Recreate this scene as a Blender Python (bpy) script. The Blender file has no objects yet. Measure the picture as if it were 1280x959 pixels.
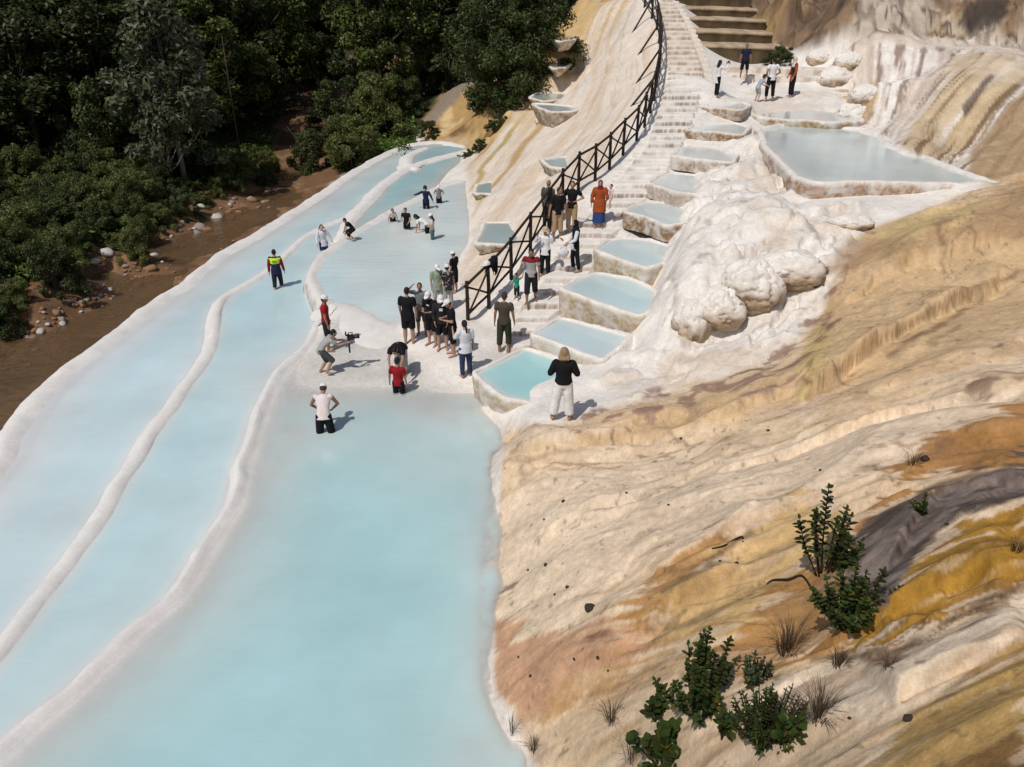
import bpy, bmesh, math, random
import numpy as np
from mathutils import Vector, Matrix
from mathutils.bvhtree import BVHTree

random.seed(7)
RNG = np.random.default_rng(11)
scene = bpy.context.scene
COL = scene.collection

# ------------------------------------------------------------------ camera
IMW, IMH, FPX, CAMH = 1280.0, 959.0, 990.0, 9.0
PITCH = math.atan((IMH / 2 + 30.0) / FPX)
SP, CP = math.sin(PITCH), math.cos(PITCH)

def ray(px, py):
    u = (px - IMW / 2) / FPX
    v = (IMH / 2 - py) / FPX
    return np.array([u, CP + v * SP, -SP + v * CP])

def at_z(px, py, z):
    d = ray(px, py)
    t = (z - CAMH) / d[2]
    return np.array([d[0] * t, d[1] * t, z])

def at_y(px, py, Y):
    d = ray(px, py)
    t = Y / d[1]
    return np.array([d[0] * t, Y, CAMH + d[2] * t])

STAIR_SLOPE, STAIR_Y0, STAIR_Z0 = 0.28, 19.0, 0.35
def at_stair(px, py, dz=0.0):
    d = ray(px, py)
    t = (STAIR_Z0 + dz - STAIR_SLOPE * STAIR_Y0 - CAMH) / (d[2] - STAIR_SLOPE * d[1])
    return np.array([d[0] * t, d[1] * t, CAMH + d[2] * t])

def project(X, Y, Z):
    zc = Y * CP - (Z - CAMH) * SP
    vc = Y * SP + (Z - CAMH) * CP
    zc = np.where(np.abs(zc) < 1e-3, 1e-3, zc)
    return IMW / 2 + FPX * X / zc, IMH / 2 - FPX * vc / zc, zc

# ------------------------------------------------------------------ noise
def _hash(ix, iy, iz, seed):
    n = (ix.astype(np.int64) * 374761393 + iy.astype(np.int64) * 668265263 + iz.astype(np.int64) * 2147483647 + seed * 144665) & 0xFFFFFFFF
    n = ((n ^ (n >> 13)) * 1274126177) & 0xFFFFFFFF
    n = ((n ^ (n >> 16)) * 2246822519) & 0xFFFFFFFF
    return ((n ^ (n >> 15)) & 0xFFFFFF) / float(0xFFFFFF)

def vnoise(x, y, z=None, seed=0):
    x = np.asarray(x, float); y = np.asarray(y, float)
    z = np.zeros_like(x) if z is None else np.asarray(z, float)
    ix, iy, iz = np.floor(x), np.floor(y), np.floor(z)
    fx, fy, fz = x - ix, y - iy, z - iz
    fx = fx * fx * (3 - 2 * fx); fy = fy * fy * (3 - 2 * fy); fz = fz * fz * (3 - 2 * fz)
    def L(a, b, t): return a + (b - a) * t
    def h(a, b, c): return _hash(ix + a, iy + b, iz + c, seed)
    if np.all(z == 0):
        r = L(L(h(0,0,0), h(1,0,0), fx), L(h(0,1,0), h(1,1,0), fx), fy)
    else:
        r = L(L(L(h(0,0,0), h(1,0,0), fx), L(h(0,1,0), h(1,1,0), fx), fy),
              L(L(h(0,0,1), h(1,0,1), fx), L(h(0,1,1), h(1,1,1), fx), fy), fz)
    return r * 2 - 1

def fbm(x, y, z=None, octv=4, seed=0, gain=0.5):
    s = 0; a = 1; t = 0; f = 1
    for i in range(octv):
        s = s + a * vnoise(np.asarray(x) * f, np.asarray(y) * f, None if z is None else np.asarray(z) * f, seed + i * 17)
        t += a; a *= gain; f *= 2.03
    return s / t

def ridged(x, y, octv=4, seed=0):
    s = 0; a = 1; t = 0; f = 1
    for i in range(octv):
        s = s + a * (1 - np.abs(vnoise(np.asarray(x) * f, np.asarray(y) * f, None, seed + i * 31)))
        t += a; a *= 0.5; f *= 2.1
    return s / t

def sstep(a, b, x):
    t = np.clip((x - a) / (b - a), 0, 1)
    return t * t * (3 - 2 * t)

# ------------------------------------------------------------------ polygons / polylines
def in_poly(px, py, poly):
    px = np.asarray(px); py = np.asarray(py)
    ins = np.zeros(px.shape, bool)
    n = len(poly)
    for i in range(n):
        x1, y1 = poly[i][0], poly[i][1]; x2, y2 = poly[(i + 1) % n][0], poly[(i + 1) % n][1]
        if y1 == y2: continue
        c = ((y1 > py) != (y2 > py)) & (px < (x2 - x1) * (py - y1) / (y2 - y1) + x1)
        ins ^= c
    return ins

def line_dist(px, py, pts, closed=False):
    d = np.full(np.shape(px), 1e9)
    n = len(pts)
    for i in range(n if closed else n - 1):
        x1, y1 = pts[i][0], pts[i][1]; x2, y2 = pts[(i + 1) % n][0], pts[(i + 1) % n][1]
        dx, dy = x2 - x1, y2 - y1
        L = dx * dx + dy * dy + 1e-12
        t = np.clip(((px - x1) * dx + (py - y1) * dy) / L, 0, 1)
        d = np.minimum(d, (px - x1 - t * dx) ** 2 + (py - y1 - t * dy) ** 2)
    return np.sqrt(d)

def catmull(pts, n=6, closed=False):
    P = [np.asarray(p, float) for p in pts]
    m = len(P); out = []
    for i in range(m if closed else m - 1):
        if closed:
            p0, p1, p2, p3 = P[(i - 1) % m], P[i], P[(i + 1) % m], P[(i + 2) % m]
        else:
            p0, p1, p2, p3 = P[max(i - 1, 0)], P[i], P[i + 1], P[min(i + 2, m - 1)]
        for k in range(n):
            t = k / n
            out.append(0.5 * (2 * p1 + (p2 - p0) * t + (2 * p0 - 5 * p1 + 4 * p2 - p3) * t * t + (3 * p1 - p0 - 3 * p2 + p3) * t ** 3))
    if not closed: out.append(P[-1])
    return np.array(out)

def resample(P, step, closed=False):
    P = np.asarray(P, float)
    if closed: P = np.vstack([P, P[:1]])
    seg = np.linalg.norm(np.diff(P, axis=0), axis=1)
    s = np.concatenate([[0], np.cumsum(seg)])
    n = max(3, int(round(s[-1] / step)))
    q = np.linspace(0, s[-1], n + 1)
    if closed: q = q[:-1]
    return np.stack([np.interp(q, s, P[:, k]) for k in range(P.shape[1])], 1)

# ------------------------------------------------------------------ object helpers
def tag(o, label=None, cat=None, group=None, kind=None):
    if label: o['label'] = label
    if cat: o['category'] = cat
    if group: o['group'] = group
    if kind: o['kind'] = kind
    return o

def link(o, parent=None):
    COL.objects.link(o)
    if parent is not None: o.parent = parent
    return o

def mesh_obj(name, V, F, mat=None, parent=None, col=None, smooth=True, attrs=None, mats=None, midx=None):
    me = bpy.data.meshes.new(name)
    V = np.asarray(V, float)
    if isinstance(F, np.ndarray):
        nf, k = F.shape
        me.vertices.add(len(V)); me.vertices.foreach_set('co', V.ravel())
        me.loops.add(nf * k); me.loops.foreach_set('vertex_index', F.astype(np.int32).ravel())
        me.polygons.add(nf); me.polygons.foreach_set('loop_start', np.arange(0, nf * k, k, dtype=np.int32))
        me.update(calc_edges=True)
    else:
        me.from_pydata([tuple(v) for v in V], [], [tuple(f) for f in F])
    if smooth and len(me.polygons):
        me.polygons.foreach_set('use_smooth', np.ones(len(me.polygons), bool))
    if col is not None:
        a = me.color_attributes.new('Col', 'FLOAT_COLOR', 'POINT')
        c = np.ones((len(V), 4)); c[:, :3] = np.asarray(col)[:, :3]
        a.data.foreach_set('color', c.ravel())
    for k, v in (attrs or {}).items():
        a = me.attributes.new(k, 'FLOAT', 'POINT'); a.data.foreach_set('value', np.asarray(v, float).ravel())
    for m in (mats or ([mat] if mat else [])): me.materials.append(m)
    if midx is not None: me.polygons.foreach_set('material_index', np.asarray(midx, np.int32))
    me.update()
    o = bpy.data.objects.new(name, me)
    return link(o, parent)

def empty(name, loc, rz=0.0):
    o = bpy.data.objects.new(name, None)
    o.location = loc; o.rotation_euler = (0, 0, rz); o.empty_display_size = 0.2
    return link(o)

class MB:
    """collects simple shapes into one mesh"""
    def __init__(s): s.V = []; s.F = []; s.M = []; s.m = 0
    def add(s, V, F):
        b = len(s.V); s.V += [tuple(v) for v in V]; s.F += [tuple(i + b for i in f) for f in F]; s.M += [s.m] * len(F)
    def loft(s, rings, cap0=True, cap1=True):
        n = len(rings[0]); V = [p for r in rings for p in r]; F = []
        for i in range(len(rings) - 1):
            for j in range(n):
                k = (j + 1) % n
                F.append((i * n + j, i * n + k, (i + 1) * n + k, (i + 1) * n + j))
        if cap0: F.append(tuple(reversed(range(n))))
        if cap1: F.append(tuple((len(rings) - 1) * n + j for j in range(n)))
        s.add(V, F)
    def tube(s, pts, rad, n=8, sx=1.0, cap=True, up=None):
        P = [np.asarray(p, float) for p in pts]
        if np.isscalar(rad): rad = [rad] * len(P)
        rings = []
        for i, p in enumerate(P):
            d = (P[min(i + 1, len(P) - 1)] - P[max(i - 1, 0)]); d = d / (np.linalg.norm(d) + 1e-9)
            u = np.array([0, 0, 1.0]) if up is None else np.asarray(up, float)
            if abs(np.dot(u, d)) > 0.95: u = np.array([0, 1.0, 0])
            a = np.cross(d, u); a /= np.linalg.norm(a); b = np.cross(a, d)
            rings.append([p + rad[i] * (math.cos(t) * a * sx + math.sin(t) * b) for t in [2 * math.pi * k / n for k in range(n)]])
        s.loft(rings, cap, cap)
    def ball(s, c, r, nu=14, nv=9, rot=None):
        c = np.asarray(c, float); r = np.asarray([r] * 3 if np.isscalar(r) else r, float)
        V = []; F = []
        for i in range(nv + 1):
            th = math.pi * i / nv
            for j in range(nu):
                ph = 2 * math.pi * j / nu
                p = np.array([math.sin(th) * math.cos(ph), math.sin(th) * math.sin(ph), math.cos(th)]) * r
                if rot is not None: p = rot @ p
                V.append(c + p)
        for i in range(nv):
            for j in range(nu):
                k = (j + 1) % nu
                F.append((i * nu + j, (i + 1) * nu + j, (i + 1) * nu + k, i * nu + k))
        s.add(V, F)
    def box(s, c, d, rot=None):
        c = np.asarray(c, float); h = np.asarray(d, float) / 2; V = []
        for x in (-1, 1):
            for y in (-1, 1):
                for z in (-1, 1):
                    p = np.array([x, y, z]) * h
                    if rot is not None: p = rot @ p
                    V.append(c + p)
        s.add(V, [(0,1,3,2),(4,6,7,5),(0,4,5,1),(2,3,7,6),(0,2,6,4),(1,5,7,3)])
    def beam(s, p, q, w, h=None):
        h = h or w
        p = np.asarray(p, float); q = np.asarray(q, float); d = q - p; L = np.linalg.norm(d); d /= L
        u = np.array([0, 0, 1.0]) if abs(d[2]) < 0.95 else np.array([0, 1.0, 0])
        a = np.cross(d, u); a /= np.linalg.norm(a); b = np.cross(a, d)
        s.box((p + q) / 2, (L, w, h), np.stack([d, a, b], 1))
    def build(s, name, mat=None, parent=None, smooth=True, mats=None):
        return mesh_obj(name, np.array(s.V), s.F, mat, parent, smooth=smooth, mats=mats, midx=s.M if mats else None)

# ------------------------------------------------------------------ materials
MATS = {}
def new_mat(name):
    m = bpy.data.materials.new(name); m.use_nodes = True
    nt = m.node_tree; b = nt.nodes['Principled BSDF']
    MATS[name] = m
    return m, nt, b

def N(nt, t, **kw):
    n = nt.nodes.new(t)
    for k, v in kw.items():
        if k in n.inputs: n.inputs[k].default_value = v
        else: setattr(n, k, v)
    return n

def plain(name, rgb, rough=0.7, bump=0.0, scale=30.0, var=0.12, spec=0.3, metal=0.0):
    if name in MATS: return MATS[name]
    m, nt, b = new_mat(name)
    b.inputs['Roughness'].default_value = rough; b.inputs['Specular IOR Level'].default_value = spec; b.inputs['Metallic'].default_value = metal
    tc = N(nt, 'ShaderNodeTexCoord'); nz = N(nt, 'ShaderNodeTexNoise', Scale=scale, Detail=4.0)
    nt.links.new(tc.outputs['Object'], nz.inputs['Vector'])
    cr = N(nt, 'ShaderNodeMapRange'); cr.inputs['To Min'].default_value = 1 - var; cr.inputs['To Max'].default_value = 1 + var
    nt.links.new(nz.outputs['Fac'], cr.inputs['Value'])
    mx = N(nt, 'ShaderNodeMix', data_type='RGBA', blend_type='MULTIPLY'); mx.inputs[0].default_value = 1
    mx.inputs[6].default_value = (*rgb, 1); nt.links.new(cr.outputs[0], mx.inputs[7])
    nt.links.new(mx.outputs[2], b.inputs['Base Color'])
    if bump:
        bp = N(nt, 'ShaderNodeBump', Strength=bump, Distance=0.02); nt.links.new(nz.outputs['Fac'], bp.inputs['Height']); nt.links.new(bp.outputs[0], b.inputs['Normal'])
    return m

def travertine_mat(name, rough=0.75, s1=2.5, s2=18.0, var=0.16, bump=0.35, dist=0.025, spec=0.25, rattr=None):
    m, nt, b = new_mat(name)
    b.inputs['Specular IOR Level'].default_value = spec
    at = N(nt, 'ShaderNodeAttribute', attribute_name='Col')
    geo = N(nt, 'ShaderNodeNewGeometry')
    n1 = N(nt, 'ShaderNodeTexNoise', Scale=s1, Detail=7.0, Roughness=0.62)
    n2 = N(nt, 'ShaderNodeTexNoise', Scale=s2, Detail=6.0, Roughness=0.65)
    vor = N(nt, 'ShaderNodeTexVoronoi', Scale=s2 * 0.45); vor.feature = 'DISTANCE_TO_EDGE'
    for n in (n1, n2, vor): nt.links.new(geo.outputs['Position'], n.inputs['Vector'])
    add = N(nt, 'ShaderNodeMath', operation='ADD'); nt.links.new(n1.outputs['Fac'], add.inputs[0]); nt.links.new(n2.outputs['Fac'], add.inputs[1])
    mr = N(nt, 'ShaderNodeMapRange'); mr.inputs['From Min'].default_value = 0.65; mr.inputs['From Max'].default_value = 1.35
    mr.inputs['To Min'].default_value = 1 - var * 1.3; mr.inputs['To Max'].default_value = 1 + var
    nt.links.new(add.outputs[0], mr.inputs['Value'])
    mx = N(nt, 'ShaderNodeMix', data_type='RGBA', blend_type='MULTIPLY'); mx.inputs[0].default_value = 1
    nt.links.new(at.outputs['Color'], mx.inputs[6]); nt.links.new(mr.outputs[0], mx.inputs[7])
    nt.links.new(mx.outputs[2], b.inputs['Base Color'])
    n3 = N(nt, 'ShaderNodeTexNoise', Scale=s2 * 4.5, Detail=4.0, Roughness=0.7); nt.links.new(geo.outputs['Position'], n3.inputs['Vector'])
    m3 = N(nt, 'ShaderNodeMapRange'); m3.inputs['From Min'].default_value = .3; m3.inputs['From Max'].default_value = .7; m3.inputs['To Min'].default_value = 1 - var * .8; m3.inputs['To Max'].default_value = 1 + var * .8; nt.links.new(n3.outputs['Fac'], m3.inputs['Value'])
    mx3 = N(nt, 'ShaderNodeMix', data_type='RGBA', blend_type='MULTIPLY'); mx3.inputs[0].default_value = 1; nt.links.new(mx.outputs[2], mx3.inputs[6]); nt.links.new(m3.outputs[0], mx3.inputs[7]); nt.links.new(mx3.outputs[2], b.inputs['Base Color'])
    h = N(nt, 'ShaderNodeMath', operation='MULTIPLY_ADD'); nt.links.new(n1.outputs['Fac'], h.inputs[0]); h.inputs[1].default_value = 1.6
    h2 = N(nt, 'ShaderNodeMath', operation='MULTIPLY_ADD'); nt.links.new(n2.outputs['Fac'], h2.inputs[0]); h2.inputs[1].default_value = 0.8
    vm = N(nt, 'ShaderNodeMath', operation='MULTIPLY'); nt.links.new(vor.outputs['Distance'], vm.inputs[0]); vm.inputs[1].default_value = 0.5
    nt.links.new(vm.outputs[0], h2.inputs[2]); nt.links.new(h2.outputs[0], h.inputs[2])
    bp = N(nt, 'ShaderNodeBump', Strength=bump, Distance=dist); nt.links.new(h.outputs[0], bp.inputs['Height'])
    if rattr:
        ra = N(nt, 'ShaderNodeAttribute', attribute_name=rattr); rm = N(nt, 'ShaderNodeMath', operation='MULTIPLY'); rm.inputs[1].default_value = bump
        nt.links.new(ra.outputs['Fac'], rm.inputs[0]); nt.links.new(rm.outputs[0], bp.inputs['Strength'])
    nt.links.new(bp.outputs[0], b.inputs['Normal'])
    rr = N(nt, 'ShaderNodeMapRange'); rr.inputs['To Min'].default_value = rough - 0.15; rr.inputs['To Max'].default_value = min(1, rough + 0.15)
    nt.links.new(n1.outputs['Fac'], rr.inputs['Value']); nt.links.new(rr.outputs[0], b.inputs['Roughness'])
    return m

def water_mat(name, rough=0.12, bump=0.12, scale=(0.6, 2.2, 1), dist=0.02, alpha=True, spec=0.35):
    """turbid mineral water: colour by depth attribute, floor shows through where it is shallow"""
    m, nt, b = new_mat(name)
    b.inputs['Roughness'].default_value = rough; b.inputs['Specular IOR Level'].default_value = spec
    at = N(nt, 'ShaderNodeAttribute', attribute_name='Col')
    geo = N(nt, 'ShaderNodeNewGeometry')
    mp = N(nt, 'ShaderNodeMapping'); mp.inputs['Scale'].default_value = scale
    nt.links.new(geo.outputs['Position'], mp.inputs['Vector'])
    n0 = N(nt, 'ShaderNodeTexNoise', Scale=0.45, Detail=4.0, Roughness=0.55); nt.links.new(geo.outputs['Position'], n0.inputs['Vector'])
    mr = N(nt, 'ShaderNodeMapRange'); mr.inputs['To Min'].default_value = 0.78; mr.inputs['To Max'].default_value = 1.20
    nt.links.new(n0.outputs['Fac'], mr.inputs['Value'])
    mx = N(nt, 'ShaderNodeMix', data_type='RGBA', blend_type='MULTIPLY'); mx.inputs[0].default_value = 1
    nt.links.new(at.outputs['Color'], mx.inputs[6]); nt.links.new(mr.outputs[0], mx.inputs[7])
    nt.links.new(mx.outputs[2], b.inputs['Base Color'])
    n1 = N(nt, 'ShaderNodeTexNoise', Scale=3.0, Detail=4.0, Roughness=0.5, Distortion=0.4); nt.links.new(mp.outputs[0], n1.inputs['Vector'])
    bp = N(nt, 'ShaderNodeBump', Strength=bump, Distance=dist); nt.links.new(n1.outputs['Fac'], bp.inputs['Height'])
    nt.links.new(bp.outputs[0], b.inputs['Normal'])
    if alpha:
        aa = N(nt, 'ShaderNodeAttribute', attribute_name='opac'); nt.links.new(aa.outputs['Fac'], b.inputs['Alpha'])
    return m

WHITE = (.76, .715, .665)
M_TRAV = travertine_mat('travertine')
M_RIM = travertine_mat('rim_crust', s1=3.0, s2=14.0, var=.09, bump=.16, dist=.02)
M_SOIL = travertine_mat('mineral_slope', rough=0.85, s1=1.3, s2=9.0, var=0.17, bump=0.6, dist=0.035, spec=0.15, rattr='rgh')
M_WATER = water_mat('milky_water', bump=.2, spec=.5)
M_WET = water_mat('shallow_water', rough=0.25, bump=0.3, scale=(0.4, 1.3, 1), dist=0.05)
# ------------------------------------------------------------------ lines traced on the place (pixel -> point at a known level)
ZA, ZB, ZC, ZD, ZF = -0.25, -0.12, 0.0, 0.30, -0.06
def W(pts, z): return np.array([at_z(x, y, z) for x, y in pts])

LINE_OUT = [(-160,760),(-70,655),(0,573),(17,538),(54,490),(96,452),(140,420),(167,400),(200,376),(233,354),(262,330),(292,310),(346,279),(400,244),(440,216),(490,189),(520,180),(552,178),(584,184)]
LINE_ONE = [(-60,880),(0,810),(30,770),(90,690),(125,640),(165,575),(195,530),(225,490),(250,452),(263,428),(267,405),(270,386),(283,368),(325,344),(354,321),(372,302),(395,287),(427,273),(446,269)]
LINE_TWO = [(-60,985),(0,932),(30,905),(90,857),(165,785),(215,745),(250,690),(287,635),(300,585),(312,545),(328,500),(338,478),(357,456),(377,438),(391,422),(395,410),(402,399),(406,386),(414,380)]
LINE_LIP_LEFT = [(420,384),(409,382),(405,378),(397,366),(391,355),(389,343),(395,327),(408,314),(426,300),(445,289),(480,268),(525,245),(553,231),(583,224)]
LINE_LIP_LOW = [(402,386),(412,381),(427,380),(446,387),(466,400),(487,408),(503,404),(520,394),(540,380)]
LINE_FAR = [(424,304),(432,292),(440,272),(452,258),(465,246),(480,229),(497,217),(513,208),(540,199),(566,192),(590,186)]
LINE_ARC = [(522,212),(513,206),(509,200),(513,193),(524,187),(537,183)]

W_OUT, W_ONE, W_TWO = W(LINE_OUT, -0.2), W(LINE_ONE, -0.08), W(LINE_TWO, 0.04)
W_LIPL, W_LIPD = W(LINE_LIP_LEFT, 0.34), W(LINE_LIP_LOW, 0.34)
W_FAR, W_ARC = W(LINE_FAR, 0.02), W(LINE_ARC, 0.02)
POLY_A = [tuple(p[:2]) for p in W_OUT[:-1]] + [tuple(p[:2]) for p in W(LINE_FAR[::-1], 0)][1:-2] + [tuple(p[:2]) for p in W_ONE[::-1]]
POLY_B = [tuple(p[:2]) for p in W_ONE] + [tuple(p[:2]) for p in W([(440,275),(432,294)], 0)] + [tuple(p[:2]) for p in W(LINE_LIP_LEFT[:8][::-1], 0.2)] + [tuple(p[:2]) for p in W_TWO[::-1]]
POLY_F = [tuple(p[:2]) for p in W_FAR] + [tuple(p[:2]) for p in W([(592,196),(585,224)], 0)] + [tuple(p[:2]) for p in W(LINE_LIP_LEFT[6:-1][::-1], 0.2)]
POLY_G = [tuple(p[:2]) for p in W_ARC] + [tuple(p[:2]) for p in W([(560,181),(590,186),(566,192),(540,199)], 0)]
SHORE_C = [(580,490),(600,507),(619,522),(623,545),(623,580),(617,640),(611,700),(609,760),(610,800),(608,850),(614,880),(632,912),(650,945),(662,980)]
POLY_C = [tuple(p[:2]) for p in W_TWO] + [tuple(p[:2]) for p in W([(440,382),(500,408),(560,460)], .1)] + [tuple(p[:2] + np.array([.6, 0])) for p in W(SHORE_C, 0)] + [tuple(p[:2] + np.array([.6,0])) for p in W([(700,1200),(-200,1200)], 0)]
EDGE_D = [(583,224),(584,245),(586,262),(588,285),(585,305),(573,325),(566,342),(560,362),(540,380),(515,397),(495,406)]
POLY_D = [tuple(p[:2]) for p in W_LIPL] + [tuple(p[:2] + np.array([.35, 0])) for p in W(EDGE_D, .3)] + [tuple(p[:2]) for p in W(LINE_LIP_LOW[::-1], .3)]

PATH_L = [(625,462),(642,390),(680,342),(692,312),(732,265),(765,230),(782,205),(800,187),(812,160),(820,130),(830,100),(832,80),(829,60),(826,37),(822,12),(812,-6)]
PATH_R = [(660,440),(694,392),(737,343),(772,290),(805,253),(837,212),(855,180),(869,148),(878,118),(882,90),(872,60),(862,35),(852,15),(838,-6)]

# ------------------------------------------------------------------ terrain control points (x px, y px, z)
CPTS = []
def cp(z, *pts):
    for p in pts: CPTS.append(at_z(p[0], p[1], z))
def cpw(*pts):
    for p in pts: CPTS.append(np.array(p, float))
def cpz(*pts):
    for x, y, z in pts: CPTS.append(at_z(x, y, z))
def cpy(*pts):
    for x, y, Y in pts: CPTS.append(at_y(x, y, Y))
def cps(dz, *pts):
    for x, y in pts: CPTS.append(at_stair(x, y, dz))

# pool floors
cp(-.75, (40,660),(120,560),(200,460),(300,345),(390,270),(470,212),(520,190),(0,720))
cp(-.55, (60,790),(170,640),(260,520),(320,410),(350,360),(400,300),(0,890))
cp(-.5, (470,262),(520,225),(560,205),(540,190))
cpz((350,540,-.08),(335,600,-.08),(318,660,-.12),(285,730,-.14),(225,815,-.16),(150,885,-.18),(80,940,-.18))
cpz((420,560,-.26),(400,620,-.5),(380,700,-.75),(330,790,-.75),(290,870,-.8),(220,950,-.8),(450,700,-.8),(450,830,-.9),(350,930,-.9),(550,600,-.3),(500,640,-.5),(560,700,-.55),(540,800,-.75),(500,930,-.75),(580,880,-.35),(600,940,-.12),(600,640,-.3),(595,760,-.35),(300,1050,-.9),(550,1050,-.5))
cpz((420,395,.24),(450,402,.22),(480,425,.17),(505,447,.13),(440,425,.13),(405,430,.11),(400,450,.08),(450,455,.07),(370,470,.0),(420,478,.02),(480,480,.02),(540,485,.02),(590,510,-.02),(360,500,-.07),(450,505,-.1),(540,515,-.08),(600,540,-.1),(480,540,-.3),(380,530,-.16))
cp(-.34, (60,880),(110,840),(165,786),(190,765),(215,745),(250,690),(287,635),(300,585),(312,545),(0,930))
cp(-.4, (352,440),(372,420),(382,402),(384,378),(378,355),(378,335))
cp(-.6, (130,720),(90,770),(190,690),(225,620),(255,560),(30,840))
# plateau D floor
for _e in resample(np.array(EDGE_D, float), 9):
    cp(.17, (_e[0] - 14, _e[1])); cp(.34, (_e[0] + 2.5, _e[1])); cp(.46, (_e[0] + 10, _e[1] - 1))
for _e in resample(np.array(SHORE_C[1:], float), 16):
    cp(-.16, (_e[0] - 12, _e[1])); cp(.05, (_e[0] + 2, _e[1])); cp(.22, (_e[0] + 14, _e[1] - 2))
cp(.12, (420,330),(440,360),(470,390),(520,360),(480,330)); cp(.22,(540,330),(520,300),(560,320),(490,295),(560,300),(540,280),(575,290),(570,260),(540,255),(575,240),(510,275))
# plaza
cp(.35, (520,425),(545,445),(575,462),(560,420),(590,430),(610,450),(600,405),(625,425),(565,390),(530,410),(505,412))
cpz((578,372,.4),(590,345,.55))
# D edge to apron, apron up to the fence line
cps(-.18,(585,399),(611,372),(639,340),(662,305),(702,255),(722,232),(744,220),(762,204),(779,186),(796,170),(806,150),(812,135),(818,120),(821,100),(824,82),(824,62),(823,45),(818,25),(808,10),(795,-5))
cps(-.28,(640,440),(665,375),(705,330),(740,280),(775,235),(800,200),(825,160),(840,125),(850,90),(848,60),(842,35),(832,10),(820,-10))
cps(-.3,(720,430),(760,395),(790,345),(820,295),(850,245),(880,205),(895,165),(905,140),(700,400),(745,345),(690,455))
cps(-.12,(847,211),(863,181),(877,150),(887,121),(889,101),(812,252),(778,290))
cpz((600,340,.6),(640,300,1.0),(620,280,.85),(640,250,1.3),(610,250,.8),(670,230,1.7),(660,200,1.75),(690,190,2.2),(620,215,.95),(600,220,.6),(640,180,1.5),(730,170,2.9),(720,140,3.0),(760,130,3.8),(690,120,2.8),(660,140,2.0),(770,80,4.6),(740,60,4.6),(720,90,3.9))
cpy((640,140,47),(600,190,44.5),(690,100,49),(690,60,52),(715,20,56),(730,0,58),(760,10,53),(780,20,49))
cpz((575,215,.2),(590,200,.3),(585,190,.2))
cps(.62,(788,412),(806,392),(822,372),(828,340),(836,312),(866,286),(880,262),(900,238),(918,206),(935,172),(790,440))
# right of the stairs: white slope and mound
cpz((740,500,.72),(700,520,.72),(660,525,.66),(720,540,.85),(780,470,.78),(770,500,.9),(830,450,1.0),(900,450,1.35),(850,470,1.1),(800,440,1.1),(805,405,1.35),(818,372,1.6),(775,440,1.0),(752,470,.82))
cpz((838,385,1.75),(845,340,2.1),(850,300,2.4),(868,258,2.75),(888,220,3.1),(915,190,3.4),(930,170,3.7),(860,420,1.5),(900,380,2.1),(900,330,2.45),(930,270,3.0),(960,300,2.9),(1000,290,3.05),(1040,285,3.1),(985,335,2.7),(1000,390,2.05),(960,430,1.75),(1040,330,2.75),(940,340,2.55),(900,415,1.45),(940,405,1.75),(980,385,2.05),(870,440,1.2))
cp(3.3,(1000,200),(1080,205),(1150,222),(980,180),(1030,225),(1060,185)); cp(3.5,(1210,234),(1250,240))
cpz((938,160,3.7),(958,148,3.85),(1000,146,3.85),(1070,150,3.85),(920,145,4.0),(940,125,4.25),(980,120,4.3),(1040,118,4.4),(900,120,4.35),(900,105,4.6),(940,98,4.7),(1000,95,4.8),(1040,95,4.8),(960,80,5.1),(900,85,5.1),(900,72,5.2),(960,66,5.3))
cpz((1090,160,3.95),(1110,178,3.85),(1140,192,3.82),(1180,208,3.8),(1230,226,3.85),(1265,240,3.95))
cpy((1062,52,39),(1110,52,38),(1160,58,37),(1210,66,34),(1280,75,32),(1100,100,33.5),(1150,120,32),(1200,110,31),(1180,160,29.5),(1240,170,28),(1280,130,28),(1280,190,25.5),(1060,110,37.5),(1078,135,35.5),(1400,150,27),(1400,60,33),(1060,80,38.3))
cpy((1080,44,40),(1160,45,39.5),(1230,50,38.5),(1290,58,37),(1150,20,40.5),(1280,10,39.5),(1000,20,47),(1005,45,44),(965,50,46.5),(955,10,53),(1080,10,41),(1200,0,41),(920,40,48),(900,20,51),(870,5,54),(1100,-60,43),(1250,-60,42),(1000,-40,47),(900,-30,52),(1400,-50,40),(850,-30,56),(800,-40,62))
# hillside in front
cpz((620,1010,.05),(660,1060,.05))
cpz((640,540,.35),(655,560,.5),(650,620,.45),(645,700,.5),(645,780,.55),(650,860,.5),(700,560,.85),(700,620,.95),(700,700,1.05),(700,800,1.15),(710,900,.95),
 (800,540,1.2),(800,600,1.45),(800,680,1.75),(800,760,1.95),(800,850,2.0),(800,950,1.9),(900,500,1.55),(900,570,2.0),(900,650,2.4),(900,730,2.65),(900,820,2.85),(900,940,2.9),
 (1000,450,1.95),(1000,520,2.35),(1000,600,2.75),(1000,680,3.1),(1000,760,3.35),(1000,850,3.55),(1000,950,3.7),(1100,400,2.6),(1100,470,2.8),(1100,560,3.2),(1100,640,3.5),(1100,720,3.75),(1100,820,4.1),(1100,950,4.4),
 (1200,360,3.15),(1200,440,3.4),(1200,520,3.7),(1200,610,4.0),(1200,700,4.25),(1200,800,4.55),(1200,940,4.85),(1280,340,3.6),(1280,430,3.9),(1280,520,4.2),(1280,610,4.45),(1280,700,4.7),(1280,800,4.95),(1280,950,5.2),
 (1400,450,4.6),(1400,600,5.0),(1400,800,5.4),(1400,1000,5.7),(1150,1100,4.8),(900,1100,2.9),(750,1100,1.0))
cpz((1050,340,2.75),(1070,310,2.95),(1120,303,3.3),(1180,275,3.6),(1240,250,3.95),(1280,235,4.25),(1400,220,5.2),(1110,278,3.2),(1140,266,3.35),(1180,256,3.5),(1085,276,3.2),(1030,262,3.3),(1100,258,3.4),(985,250,3.2),(960,225,3.3),(945,200,3.4))
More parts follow.
